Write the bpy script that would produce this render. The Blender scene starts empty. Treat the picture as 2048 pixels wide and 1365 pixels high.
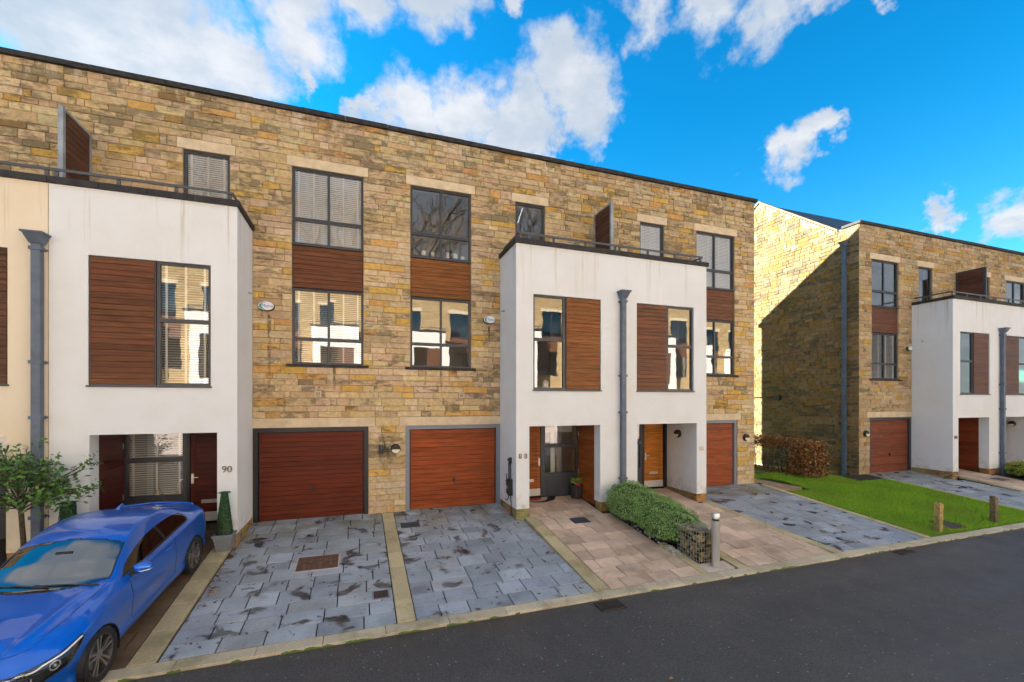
import bpy, bmesh, math, random
import numpy as np
from mathutils import Vector, Matrix
random.seed(7); R = math.radians
SC = bpy.context.scene
# ------------------------------------------------------------------ camera, sky, sun, exposure
F_PX, CXP, HORIZ, TH = 873.0, 1024.0, 804.5, math.atan(304/873.0)
CAMZ = 2.861
cam_d = bpy.data.cameras.new('camera'); cam = bpy.data.objects.new('camera', cam_d); SC.collection.objects.link(cam)
cam_d.sensor_width = 36; cam_d.lens = 36*F_PX/2048; cam_d.shift_y = (HORIZ-682.5)/2048
cam_d.clip_start = 0.05; cam_d.clip_end = 3000
cam.location = (0, 0, CAMZ); cam.rotation_euler = (math.pi/2, 0, -TH); SC.camera = cam
SC.view_settings.view_transform = 'Standard'; SC.view_settings.look = 'None'
SC.view_settings.exposure = 2.95; SC.view_settings.gamma = 1.0; SC.view_settings.use_curve_mapping = False
SUN_EL, SUN_AZ = R(21.8), R(-49.6)          # azimuth from +Y towards +X
sdir = Vector((math.sin(SUN_AZ)*math.cos(SUN_EL), math.cos(SUN_AZ)*math.cos(SUN_EL), math.sin(SUN_EL)))
sl = bpy.data.lights.new('sun', 'SUN'); sl.energy = 4.7; sl.angle = R(0.5); sl.color = (1.0, 0.94, 0.85)
so = bpy.data.objects.new('sun', sl); SC.collection.objects.link(so); so.location = (0, 0, 60)
so.rotation_euler = sdir.to_track_quat('Z', 'Y').to_euler()
SC.cycles.use_denoising = True
SC.cycles.max_bounces = 8; SC.cycles.diffuse_bounces = 4; SC.cycles.glossy_bounces = 4; SC.cycles.transparent_max_bounces = 12
SC.cycles.adaptive_threshold = .014; SC.cycles.sample_clamp_indirect = 4.0; SC.cycles.caustics_reflective = False; SC.cycles.caustics_refractive = False

def pixdir(u, v):                            # direction in the world of a spot on the sky
    rx = (u-CXP)/F_PX
    return Vector((math.cos(TH)*rx+math.sin(TH), -math.sin(TH)*rx+math.cos(TH), (HORIZ-v)/F_PX)).normalized()
def onplane(u, v, Y):
    d = pixdir(u, v); t = Y/d.y; return Vector((d.x*t, Y, CAMZ+d.z*t))

class NT:
    def __init__(s, tree): s.t = tree; s.n = tree.nodes; s.l = tree.links
    def add(s, typ, ins=None, **props):
        n = s.n.new(typ)
        for k, v in props.items(): setattr(n, k, v)
        for k, v in (ins or {}).items():
            if isinstance(v, bpy.types.NodeSocket): s.l.new(v, n.inputs[k])
            else: n.inputs[k].default_value = v
        return n
    def math(s, op, a, b=0.0, clamp=False):
        return s.add('ShaderNodeMath', {0: a, 1: b}, operation=op, use_clamp=clamp).outputs[0]
    def mix(s, f, a, b, bt='MIX'):
        return s.add('ShaderNodeMixRGB', {'Fac': f, 'Color1': a, 'Color2': b}, blend_type=bt).outputs[0]
    def ramp(s, x, lo, hi, a=0.0, b=1.0, smooth=True):
        return s.add('ShaderNodeMapRange', {0: x, 1: lo, 2: hi, 3: a, 4: b}, interpolation_type='SMOOTHSTEP' if smooth else 'LINEAR').outputs[0]
    def noise(s, vec, scale, detail=4, rough=.55, dist=0.0):
        return s.add('ShaderNodeTexNoise', {'Vector': vec, 'Scale': scale, 'Detail': detail, 'Roughness': rough, 'Distortion': dist}).outputs[0]
    def mapv(s, vec, sc=(1, 1, 1), loc=(0, 0, 0)):
        return s.add('ShaderNodeMapping', {'Vector': vec, 'Scale': sc, 'Location': loc}).outputs[0]
    def vmul(s, a, k):
        return s.add('ShaderNodeVectorMath', {0: a, 1: k}, operation='MULTIPLY').outputs[0]
def c4(c): return (c[0], c[1], c[2], 1.0)

world = bpy.data.worlds.new('World'); SC.world = world; world.use_nodes = True
w = NT(world.node_tree); w.n.clear()
sky = w.add('ShaderNodeTexSky', sky_type='NISHITA', sun_disc=False, sun_elevation=SUN_EL, sun_rotation=SUN_AZ, air_density=1.0, dust_density=0.3, ozone_density=3.0, altitude=300)
dv = w.add('ShaderNodeTexCoord').outputs['Generated']
skyc = w.add('ShaderNodeHueSaturation', {'Saturation': 1.28, 'Value': 1.0, 'Color': sky.outputs[0]}).outputs[0]
sep = w.add('ShaderNodeSeparateXYZ', {0: dv})
skyc = w.mix(1.0, skyc, w.mix(w.ramp(sep.outputs[2], .12, .55), (.55, .97, .90, 1), (.08, .90, .90, 1)), 'MULTIPLY')
zz = w.math('ADD', w.math('MAXIMUM', sep.outputs[2], 0.0), 0.12)
cp = w.add('ShaderNodeVectorMath', {0: dv, 1: w.add('ShaderNodeCombineXYZ', {0: zz, 1: zz, 2: zz}).outputs[0]}, operation='DIVIDE').outputs[0]
fb = w.noise(cp, 2.6, 6, .58)
fb2 = w.noise(cp, 0.55, 3, .5)
BLOBS = [(1135,145,100),(1165,215,80),(1040,245,100),(930,235,100),(820,228,100),(1030,290,80),(730,250,45),
         (1300,5,90),(1430,-8,110),(1570,-4,105),(1650,-8,75),
         (60,30,230),(270,40,230),(430,110,125),(590,8,125),(740,5,105),(890,12,95),(620,130,38),(1025,15,38),
         (1570,300,64),(1605,285,42),(1790,20,36),(2025,430,70),(1865,450,38),(1100,310,34)]
wq = w.add('ShaderNodeTexNoise', {'Vector': dv, 'Scale': 9.0, 'Detail': 5, 'Roughness': .62}).outputs['Color']
wv = w.vmul(w.add('ShaderNodeVectorMath', {0: wq, 1: (.5, .5, .5)}, operation='SUBTRACT').outputs[0], (.20, .20, .20))
dw = w.add('ShaderNodeVectorMath', {0: dv, 1: wv}, operation='ADD').outputs[0]
acc = None
for (u, v, r) in BLOBS:
    d = pixdir(u, v); ang = (pixdir(u+r, v)-d).length*0.5+(pixdir(u, v+r)-d).length*0.5
    dist = w.add('ShaderNodeVectorMath', {0: dw, 1: tuple(d)}, operation='DISTANCE').outputs['Value']
    k = w.math('MULTIPLY', dist, 1/(ang*1.55))
    acc = k if acc is None else w.math('MINIMUM', acc, k)
acc = w.math('SUBTRACT', 1.0, acc, True)
# broken cloud beyond the frame, its unseen cover thickened to whiten the fill light
camf = Vector((math.sin(TH), math.cos(TH), .35)).normalized()
outm = w.ramp(w.add('ShaderNodeVectorMath', {0: dv, 1: tuple(camf)}, operation='DOT_PRODUCT').outputs['Value'], .55, .30)
gen = w.math('MULTIPLY', w.ramp(fb2, .31, .52), outm)
acc = w.math('MAXIMUM', acc, w.math('MULTIPLY', gen, 1.0))
field = w.math('ADD', acc, w.math('MULTIPLY', w.math('SUBTRACT', fb, .5), 1.25))
mask = w.ramp(field, .31, .74)
shade = w.noise(cp, 4.2, 5, .6)
cloudc = w.mix(w.ramp(shade, .35, .72), (.62, .70, .80, 1), (.98, .98, 1.0, 1))
cloudc = w.mix(1.0, cloudc, (.128, .127, .126, 1), 'MULTIPLY')
skys = w.mix(1.0, skyc, (.047, .047, .047, 1), 'MULTIPLY')
fin = w.mix(w.math('MULTIPLY', mask, .93), skys, cloudc)
bg = w.add('ShaderNodeBackground', {'Color': fin, 'Strength': 1.0})
w.l.new(bg.outputs[0], w.add('ShaderNodeOutputWorld').inputs[0])
world.cycles.sampling_method = 'MANUAL'; world.cycles.sample_map_resolution = 256

# ------------------------------------------------------------------ materials
MATS = {}
def newmat(name):
    m = bpy.data.materials.new(name); m.use_nodes = True; MATS[name] = m
    t = NT(m.node_tree); b = t.n['Principled BSDF']; return m, t, b
def pos(t): return t.add('ShaderNodeNewGeometry').outputs['Position']
def bump(t, b, h, strength, dist):
    t.l.new(t.add('ShaderNodeBump', {'Height': h, 'Strength': strength, 'Distance': dist}).outputs[0], b.inputs['Normal'])
def setc(t, b, c):
    if isinstance(c, bpy.types.NodeSocket): t.l.new(c, b.inputs['Base Color'])
    else: b.inputs['Base Color'].default_value = c4(c)
def plain(name, col, rough=.6, metal=0, var=None, bmp=None, spec=.5, attr=False):
    m, t, b = newmat(name); p = pos(t)
    c = t.add('ShaderNodeAttribute', attribute_name='col').outputs[0] if attr else None
    base = c if attr else c4(col)
    if var:
        k = t.ramp(t.noise(p, var[0], 5, .6), .3, .7, 1-var[1], 1+var[1])
        base = t.mix(1.0, base, t.add('ShaderNodeCombineXYZ', {0: k, 1: k, 2: k}).outputs[0], 'MULTIPLY')
    if isinstance(base, bpy.types.NodeSocket): t.l.new(base, b.inputs['Base Color'])
    else: b.inputs['Base Color'].default_value = base
    b.inputs['Roughness'].default_value = rough; b.inputs['Metallic'].default_value = metal
    b.inputs['Specular IOR Level'].default_value = spec
    if bmp: bump(t, b, t.noise(p, bmp[0], 4, .6), bmp[1], bmp[2])
    return m

def stone_mat(name, dark, green):
    m, t, b = newmat(name); p = pos(t)
    at = t.add('ShaderNodeAttribute', attribute_name='col')
    k = t.ramp(t.noise(p, 11, 5, .7), .25, .75, .78, 1.20)
    base = t.mix(1.0, at.outputs[0], t.add('ShaderNodeCombineXYZ', {0: k, 1: k, 2: k}).outputs[0], 'MULTIPLY')
    # iron banding inside the sandstone
    band = t.ramp(t.noise(t.mapv(p, (3.2, 3.2, 9)), 1.3, 3, .5, 2.4), .55, .66)
    base = t.mix(t.math('MULTIPLY', band, .45), base, (.50, .235, .055, 1))
    # soot and algae, in streaks along the beds; alpha of the stone says how much it has taken
    sn = t.math('ADD', t.math('MULTIPLY', t.noise(t.mapv(p, (4.5, 4.5, 13)), 1.0, 6, .7, .4), .72), t.math('MULTIPLY', t.noise(t.mapv(p, (.8, .8, 1.1)), 1.0, 3, .5), .34))
    sm = t.ramp(t.math('ADD', sn, t.math('MULTIPLY', at.outputs['Alpha'], .16)), .615, .72)
    base = t.mix(t.math('MULTIPLY', sm, dark), base, (.070, .068, .045, 1))
    zz = t.add('ShaderNodeSeparateXYZ', {0: p}).outputs[2]
    eff = t.math('MULTIPLY', t.ramp(t.noise(t.mapv(p, (5, 5, 1.2)), 1.0, 5, .7), .53, .66), t.ramp(zz, 9.25, 9.80, 0, .55))
    base = t.mix(eff, base, (.66, .56, .44, 1))
    if name == 'sandstone':
        xx = t.add('ShaderNodeSeparateXYZ', {0: p}).outputs[0]; nz = t.ramp(t.noise(t.mapv(p, (9, 9, 3.5)), 1.0, 4, .7), .40, .60)
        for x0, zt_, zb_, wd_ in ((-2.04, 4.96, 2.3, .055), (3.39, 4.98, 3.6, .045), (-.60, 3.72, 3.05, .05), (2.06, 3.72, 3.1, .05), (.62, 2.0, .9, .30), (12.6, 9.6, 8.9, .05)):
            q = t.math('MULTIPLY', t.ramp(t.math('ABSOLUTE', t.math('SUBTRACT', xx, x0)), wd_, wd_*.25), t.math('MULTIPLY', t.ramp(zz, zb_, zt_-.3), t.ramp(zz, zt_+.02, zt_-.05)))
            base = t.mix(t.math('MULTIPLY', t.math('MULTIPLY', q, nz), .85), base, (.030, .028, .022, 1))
    if green:
        gm = t.ramp(t.noise(p, .9, 5, .6), .48, .68)
        base = t.mix(t.math('MULTIPLY', gm, green), base, (.135, .110, .022, 1))
    setc(t, b, base); b.inputs['Roughness'].default_value = .92; b.inputs['Specular IOR Level'].default_value = .2
    h = t.math('ADD', t.noise(p, 14, 6, .7), t.math('MULTIPLY', t.noise(p, 70, 2, .5), .35))
    bump(t, b, h, .55, .018); return m
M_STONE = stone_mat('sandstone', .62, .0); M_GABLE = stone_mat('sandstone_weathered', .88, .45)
M_VERGE = plain('verge_stone', (.20, .15, .09), .9, var=(6, .3))
M_MORTAR = plain('mortar', (.36, .27, .16), .95, var=(6, .15))
M_LINTEL = plain('cast_stone', (.62, .50, .34), .85, var=(5, .12), bmp=(60, .2, .004))
M_PLINTH = stone_mat('plinth_stone', .75, .55)
M_COPE = plain('coping_black', (.022, .021, .022), .75, var=(7, .5), bmp=(20, .4, .01))
M_FRAME = plain('grey_aluminium', (.040, .044, .056), .42, spec=.5)
M_FRAME2 = plain('pale_grey_steel', (.20, .22, .27), .5)
M_BLACKF = plain('black_frame', (.012, .013, .018), .45)
M_PIPE = plain('blue_grey_pipe', (.095, .125, .175), .5, var=(4, .18), bmp=(8, .1, .005))
M_RAIL = plain('rail_steel', (.085, .09, .10), .45, .3)
M_GALV = plain('galvanised_steel', (.30, .34, .38), .5, .3, var=(5, .2))
M_BRASS = plain('brushed_metal', (.62, .57, .50), .35, .8)
M_NUM = plain('bronze_number', (.17, .13, .10), .5)
M_STEEL = plain('stainless_steel', (.66, .65, .63), .33, .85, var=(3, .08))
M_BLACK = plain('black_plastic', (.012, .012, .013), .5)
M_WHITEP = plain('white_plastic', (.75, .75, .74), .45)
M_BLIND = plain('white_blind', (.86, .85, .83), .6)
M_SLATER = plain('roof_slate', (.035, .045, .062), .6, var=(6, .3), bmp=(5, .4, .02))
M_SOIL = plain('dark_soil', (.022, .015, .011), .95, var=(15, .5), bmp=(25, 1, .03))
M_CONC = plain('pale_concrete', (.50, .42, .37), .9, var=(9, .15), bmp=(60, .3, .004))
M_INNER = plain('room_wall', (.30, .29, .28), .9)
M_GROUND = plain('ground_earth', (.06, .06, .035), .95, var=(2, .3))
M_LEAF = plain('leaf', (1, 1, 1), .55, attr=True, spec=.35)
M_BARK = plain('bark', (.085, .06, .04), .9, var=(20, .35), bmp=(30, .6, .01))
M_RUST = plain('rusty_iron', (.115, .062, .042), .85, var=(14, .35), bmp=(40, .4, .006))
M_IRON = plain('drain_iron', (.055, .04, .035), .7, .2, var=(20, .3))
M_LAMPG = plain('opal_glass', (.72, .66, .46), .3)
M_RED = plain('red_pile', (.28, .03, .03), .95)
M_BEIGE = plain('coir_mat', (.40, .30, .22), .95, var=(40, .2))
M_SIGNW = plain('sign_white', (.78, .80, .80), .3); M_SIGNG = plain('sign_green', (.01, .28, .20), .3); M_SIGNB = plain('sign_blue', (.16, .30, .62), .3)
M_TILE = plain('brushed_panel', (.58, .55, .52), .45, .2)
M_PLANTER = plain('grey_planter', (.20, .215, .25), .6, var=(12, .15))
M_POST = plain('weathered_post', (1, 1, 1), .9, attr=True, var=(14, .35), bmp=(22, .6, .01))
M_GSTONE = plain('gabion_rock', (1, 1, 1), .9, attr=True, var=(16, .3), bmp=(25, .6, .012))
M_PEB = plain('pebble', (.55, .53, .48), .6)
M_DEADLEAF = plain('dead_leaf', (1, 1, 1), .7, attr=True)
M_GRASS = plain('grass_blade', (1, 1, 1), .6, attr=True, spec=.3)
M_TURF = plain('turf_soil', (.06, .13, .015), .95, var=(6, .4), bmp=(40, .8, .02))

def render_mat(name, col, streak):
    m, t, b = newmat(name); p = pos(t)
    z = t.add('ShaderNodeSeparateXYZ', {0: p}).outputs[2]
    base = t.mix(t.ramp(t.noise(p, .9, 6, .65), .38, .72, 0, .8), c4(col), c4((col[0]*.93, col[1]*.91, col[2]*.86)))
    # runs below the coping
    run = t.ramp(t.noise(t.mapv(p, (7, 7, .22)), 1.0, 5, .7), .54, .70)
    run = t.math('MULTIPLY', run, t.ramp(z, 5.2, 6.9, 0, 1))
    base = t.mix(t.math('MULTIPLY', run, streak), base, (.36, .27, .13, 1))
    low = t.math('MULTIPLY', t.ramp(t.noise(p, 5, 5, .6), .42, .7), t.ramp(z, .75, .12, 0, .55))
    base = t.mix(low, base, (.38, .33, .19, 1))
    setc(t, b, base); b.inputs['Roughness'].default_value = .9; b.inputs['Specular IOR Level'].default_value = .25
    h = t.math('ADD', t.noise(p, 120, 3, .6), t.math('MULTIPLY', t.noise(p, 2.2, 3, .5), 4.0))
    bump(t, b, h, .18, .006); return m
M_RENDER = render_mat('white_render', (.735, .755, .785), .55); M_CREAM = render_mat('cream_render', (.78, .68, .53), .6)

def wood_mat():
    m, t, b = newmat('cedar_board'); p = pos(t)
    at = t.add('ShaderNodeAttribute', attribute_name='col').outputs[0]
    g = t.noise(t.mapv(p, (1.6, 1.6, 42)), 1.0, 6, .62, .6)
    k = t.ramp(g, .28, .72, .52, 1.42)
    base = t.mix(1.0, at, t.add('ShaderNodeCombineXYZ', {0: k, 1: k, 2: k}).outputs[0], 'MULTIPLY')
    st = t.ramp(t.noise(t.mapv(p, (1.5, 1.5, 5)), 1.0, 4, .6), .52, .75, 0, .45)
    base = t.mix(st, base, t.mix(1.0, base, (.42, .34, .34, 1), 'MULTIPLY'))
    setc(t, b, base); t.l.new(t.ramp(g, .3, .7, .38, .6), b.inputs['Roughness']); b.inputs['Specular IOR Level'].default_value = .22
    bump(t, b, g, .15, .004); return m
M_WOOD = wood_mat()

def slab_mat(name, grain, wet):
    m, t, b = newmat(name); p = pos(t)
    at = t.add('ShaderNodeAttribute', attribute_name='col').outputs[0]
    fine = t.noise(p, grain, 3, .7)
    k = t.math('MULTIPLY', t.ramp(fine, .3, .7, .78, 1.22), t.ramp(t.noise(p, 2.1, 5, .6), .3, .7, .82, 1.12))
    base = t.mix(1.0, at, t.add('ShaderNodeCombineXYZ', {0: k, 1: k, 2: k}).outputs[0], 'MULTIPLY')
    rough = .62
    if wet:
        wn = t.noise(p, 2.3, 3, .45, .35); ws = t.noise(p, 7.5, 2, .5, .3)
        wm = t.math('MAXIMUM', t.ramp(wn, .57, .67), t.math('MULTIPLY', t.ramp(ws, .65, .72), .85))
        base = t.mix(t.math('MULTIPLY', wm, t.ramp(t.noise(p, 3.1, 3, .5), .3, .7, .62, .96)), base, (.030, .028, .030, 1))
        y = t.add('ShaderNodeSeparateXYZ', {0: p}).outputs[1]
        alg = t.math('MULTIPLY', t.ramp(t.noise(p, 1.4, 4, .6), .38, .62), t.ramp(y, 9.6, 11.4, 0, .65))
        base = t.mix(t.math('MULTIPLY', alg, t.math('SUBTRACT', 1.0, wm)), base, (.135, .130, .052, 1))
        t.l.new(t.ramp(wm, 0, 1, .55, .22), b.inputs['Roughness'])
    else:
        dm = t.ramp(t.noise(p, 1.2, 5, .65), .50, .72, 0, .6)
        base = t.mix(dm, base, t.mix(1.0, base, (.45, .40, .33, 1), 'MULTIPLY'))
        b.inputs['Roughness'].default_value = .8
    setc(t, b, base); bump(t, b, fine, .25, .004); return m
M_SLATE = slab_mat('slate_paver', 90, True); M_PINK = slab_mat('pink_paver', 130, False)
def kerb_mat():
    m, t, b = newmat('kerb_stone'); p = pos(t)
    at = t.add('ShaderNodeAttribute', attribute_name='col').outputs[0]
    k = t.ramp(t.noise(p, 110, 3, .75), .28, .72, .66, 1.34)
    base = t.mix(1.0, at, t.add('ShaderNodeCombineXYZ', {0: k, 1: k, 2: k}).outputs[0], 'MULTIPLY')
    base = t.mix(t.ramp(t.noise(p, 1.6, 5, .65), .45, .72, 0, .6), base, (.16, .14, .06, 1))
    setc(t, b, base); b.inputs['Roughness'].default_value = .85; bump(t, b, t.noise(p, 110, 3, .7), .35, .005); return m
M_KERB = kerb_mat()
def asphalt_mat():
    m, t, b = newmat('asphalt'); p = pos(t)
    f = t.noise(p, 38, 4, .85)
    base = t.mix(t.ramp(f, .3, .72), (.022, .021, .021, 1), (.118, .112, .108, 1))
    base = t.mix(t.ramp(t.noise(p, .45, 5, .6), .35, .7, 0, .5), base, (.045, .043, .043, 1))
    base = t.mix(t.ramp(t.noise(t.mapv(p, (.10, .9, 1)), 1.0, 5, .6), .42, .66, 0, .55), base, (.088, .082, .078, 1))
    gut = t.math('MULTIPLY', t.ramp(t.add('ShaderNodeSeparateXYZ', {0: p}).outputs[1], 6.05, 6.52, 0, .75), t.ramp(t.noise(t.mapv(p, (1.2, 5, 1)), 1.0, 5, .65), .35, .62))
    base = t.mix(gut, base, (.060, .046, .030, 1))
    sp = t.add('ShaderNodeTexVoronoi', {'Vector': p, 'Scale': 22.0}, feature='F1')
    rnd = t.add('ShaderNodeSeparateColor', {0: sp.outputs['Color']}).outputs[0]
    dot = t.math('MULTIPLY', t.ramp(sp.outputs['Distance'], .26, .14), t.ramp(rnd, .92, .94))
    base = t.mix(dot, base, (.36, .34, .31, 1))
    setc(t, b, base); t.l.new(t.ramp(t.noise(p, .8, 4, .6), .3, .7, .52, .80), b.inputs['Roughness'])
    bump(t, b, t.noise(p, 90, 2, .7), .6, .008); return m
M_ASPH = asphalt_mat()
def glass_mat(name, refl, tint, wob=.0012):
    m = bpy.data.materials.new(name); m.use_nodes = True; t = NT(m.node_tree); t.n.clear(); p = pos(t)
    bm = t.add('ShaderNodeBump', {'Height': t.noise(p, 1.6, 2, .5), 'Strength': 1.0, 'Distance': wob}).outputs[0]
    g = t.add('ShaderNodeBsdfGlossy', {'Color': (1, 1, 1, 1), 'Roughness': 0.0, 'Normal': bm})
    tr = t.add('ShaderNodeBsdfTransparent', {'Color': c4(tint)})
    fr = t.add('ShaderNodeFresnel', {'IOR': 1.55}).outputs[0]
    fac = t.ramp(fr, 0.04, 0.6, refl, .95, smooth=False)
    mx = t.add('ShaderNodeMixShader', {0: fac, 1: tr.outputs[0], 2: g.outputs[0]})
    t.l.new(mx.outputs[0], t.add('ShaderNodeOutputMaterial').inputs[0]); return m
M_GLASS = glass_mat('window_glass', .16, (.97, .98, .98)); M_CARGLASS = glass_mat('car_glass', .22, (.12, .16, .18), .0); M_CARSIDE = glass_mat('car_side_glass', .05, (.035, .035, .035), .0); M_LENS = glass_mat('clear_lens', .10, (.92, .94, .96), .0)
def brickfar():
    m, t, b = newmat('coursed_stone_far'); p = pos(t)
    v = t.add('ShaderNodeCombineXYZ', {0: t.add('ShaderNodeSeparateXYZ', {0: p}).outputs[0], 1: t.add('ShaderNodeSeparateXYZ', {0: p}).outputs[2], 2: 0.0}).outputs[0]
    bk = t.add('ShaderNodeTexBrick', {'Vector': v, 'Color1': (.50, .36, .18, 1), 'Color2': (.38, .25, .11, 1), 'Mortar': (.24, .17, .10, 1), 'Scale': 1.0, 'Mortar Size': .012, 'Brick Width': .42, 'Row Height': .16})
    base = t.mix(t.ramp(t.noise(t.mapv(p, (3, 3, 8)), 1, 5, .6), .55, .75, 0, .7), bk.outputs[0], (.09, .08, .05, 1))
    setc(t, b, base); b.inputs['Roughness'].default_value = .9; return m
M_FAR = brickfar()
def paint_mat():
    m, t, b = newmat('blue_car_paint')
    b.inputs['Base Color'].default_value = (.0, .135, .66, 1); b.inputs['Metallic'].default_value = .45; b.inputs['Roughness'].default_value = .32
    b.inputs['Coat Weight'].default_value = 1.0; b.inputs['Coat Roughness'].default_value = .015; b.inputs['Coat IOR'].default_value = 1.55; return m
M_PAINT = paint_mat()
M_TYRE = plain('tyre_rubber', (.014, .014, .015), .8, bmp=(60, .2, .004)); M_RIM = plain('gunmetal_rim', (.13, .115, .115), .35, .7); M_RIMF = plain('machined_rim', (.42, .40, .40), .28, .9)
M_CHROME = plain('chrome', (.80, .80, .82), .12, 1.0); M_TAIL = plain('tail_red', (.45, .008, .012), .15); M_SEAT = plain('car_interior', (.05, .04, .035), .8)
M_LAMPIN = plain('lamp_inside', (.09, .09, .10), .25, .6); M_DRL = plain('lamp_strip', (.85, .86, .88), .25)

# ------------------------------------------------------------------ mesh helpers
COL = SC.collection; WORG = {}
def link(name, me, parent=None, origin=(0, 0, 0), local=False):
    o = bpy.data.objects.new(name, me); COL.objects.link(o); origin = Vector(origin)
    if parent is not None:
        o.parent = parent
        o.location = Vector((0, 0, 0)) if local else origin-WORG[parent.name]
    else: o.location = origin
    WORG[o.name] = origin; return o
def tag(o, label=None, cat=None, group=None, kind=None):
    if label: o['label'] = label
    if cat: o['category'] = cat
    if group: o['group'] = group
    if kind: o['kind'] = kind
    return o
def thing(name, loc, label, cat, group=None):
    return tag(link(name, None, None, loc), label, cat, group)
class MB:
    def __init__(s): s.v = []; s.f = []; s.c = []; s.sm = False
    def quad(s, pts, col=None):
        k = len(s.v); s.v += [tuple(p) for p in pts]; s.f.append(tuple(range(k, k+len(pts)))); s.c += [col]*len(pts)
    def box(s, x0, x1, y0, y1, z0, z1, col=None):
        if x0 > x1: x0, x1 = x1, x0
        if y0 > y1: y0, y1 = y1, y0
        k = len(s.v)
        s.v += [(x0,y0,z0),(x1,y0,z0),(x1,y1,z0),(x0,y1,z0),(x0,y0,z1),(x1,y0,z1),(x1,y1,z1),(x0,y1,z1)]
        s.f += [tuple(k+i for i in q) for q in ((0,3,2,1),(4,5,6,7),(0,1,5,4),(1,2,6,5),(2,3,7,6),(3,0,4,7))]; s.c += [col]*8; return s
    def prism(s, poly, a, b, col=None):               # poly of 3D points swept by vector from a to b offsets
        n = len(poly); k = len(s.v); a = Vector(a); b = Vector(b)
        s.v += [tuple(Vector(p)+a) for p in poly]+[tuple(Vector(p)+b) for p in poly]; s.c += [col]*(2*n)
        s.f += [tuple(range(k+n-1, k-1, -1)), tuple(range(k+n, k+2*n))]+[(k+i, k+(i+1) % n, k+n+(i+1) % n, k+n+i) for i in range(n)]; return s
    def tube(s, pts, r, n=6, col=None, cap=True):
        pts = [Vector(p) for p in pts]; rs = r if isinstance(r, (list, tuple)) else [r]*len(pts); k = len(s.v); prev = None
        for i, p in enumerate(pts):
            d = (pts[min(i+1, len(pts)-1)]-pts[max(i-1, 0)]).normalized()
            if prev is None: a = d.orthogonal().normalized()
            else: a = (prev-d*prev.dot(d)); a = a.normalized() if a.length > 1e-6 else d.orthogonal().normalized()
            prev = a; b = d.cross(a)
            for j in range(n):
                t = 2*math.pi*j/n; s.v.append(tuple(p+(a*math.cos(t)+b*math.sin(t))*rs[i])); s.c.append(col)
        for i in range(len(pts)-1):
            for j in range(n):
                s.f.append((k+i*n+j, k+i*n+(j+1) % n, k+(i+1)*n+(j+1) % n, k+(i+1)*n+j))
        if cap: s.f += [tuple(range(k+n-1, k-1, -1)), tuple(range(k+(len(pts)-1)*n, k+len(pts)*n))]
        return s
    def lathe(s, prof, c, ax='z', n=24, col=None, cap=True):    # prof: (radius, height) along the axis, from point c
        k = len(s.v); c = Vector(c); m = len(prof)
        for (r, h) in prof:
            for j in range(n):
                t = 2*math.pi*j/n; a, b2 = r*math.cos(t), r*math.sin(t)
                s.v.append(tuple(c+(Vector((a, b2, h)) if ax == 'z' else Vector((a, h, b2)) if ax == 'y' else Vector((h, a, b2))))); s.c.append(col)
        for i in range(m-1):
            for j in range(n): s.f.append((k+i*n+j, k+i*n+(j+1) % n, k+(i+1)*n+(j+1) % n, k+(i+1)*n+j))
        if cap: s.f += [tuple(range(k+n-1, k-1, -1)), tuple(range(k+(m-1)*n, k+m*n))]
        return s
    def build(s, name, mat, parent=None, origin=None, smooth=None, local=False, kind=None, fixn=False):
        if origin is None and not local:
            xs = [p[0] for p in s.v]; ys = [p[1] for p in s.v]; zs = [p[2] for p in s.v]
            origin = ((min(xs)+max(xs))/2, (min(ys)+max(ys))/2, min(zs))
        o3 = (0, 0, 0) if local else origin
        me = bpy.data.meshes.new(name); me.from_pydata([(p[0]-o3[0], p[1]-o3[1], p[2]-o3[2]) for p in s.v], [], s.f)
        if s.c and s.c[0] is not None:
            at = me.attributes.new('col', 'FLOAT_COLOR', 'POINT'); fl = []
            for q in s.c: fl += [q[0], q[1], q[2], q[3] if len(q) > 3 else 1.0]
            at.data.foreach_set('color', fl)
        me.materials.append(mat)
        if fixn:
            bm = bmesh.new(); bm.from_mesh(me); bmesh.ops.recalc_face_normals(bm, faces=bm.faces[:]); bm.to_mesh(me); bm.free()
        if smooth is not None:
            me.shade_smooth() if smooth >= 180 else me.polygons.foreach_set('use_smooth', [True]*len(me.polygons))
            if smooth < 180: me.set_sharp_from_angle(angle=R(smooth))
        o = link(name, me, parent, o3, local)
        if kind: o['kind'] = kind
        return o
def box_obj(name, b, mat, parent=None, col=None): return MB().box(*b, col=col).build(name, mat, parent)

def block(mb, P4, n, col, inset=.008, proud=.008, depth=.03, g=.004, jit=.003, rnd=random):
    """a dressed piece: quad P4 in its plane (counter-clockwise seen from outside), n the outward normal"""
    P = [Vector(p) for p in P4]; n = Vector(n); c = sum(P, Vector())/4; e1 = (P[1]-P[0]).normalized(); e2 = (P[3]-P[0]).normalized()
    sg = ((1, 1), (-1, 1), (-1, -1), (1, -1)); k = len(mb.v)
    back = [P[i]+e1*g*sg[i][0]+e2*g*sg[i][1]-n*depth for i in range(4)]
    edge = [P[i]+e1*(g+rnd.uniform(-jit, jit)*.5)*sg[i][0]+e2*(g+rnd.uniform(-jit, jit)*.5)*sg[i][1]+n*0.0 for i in range(4)]
    front = [edge[i]+e1*inset*sg[i][0]+e2*inset*sg[i][1]+n*(proud+rnd.uniform(-jit, jit)) for i in range(4)]
    mb.v += [tuple(p) for p in back+edge+front]; mb.c += [col]*12
    mb.f.append((k+8, k+9, k+10, k+11))
    for i in range(4):
        j = (i+1) % 4
        mb.f += [(k+4+i, k+4+j, k+8+j, k+8+i), (k+i, k+j, k+4+j, k+4+i)]
    return mb

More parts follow.
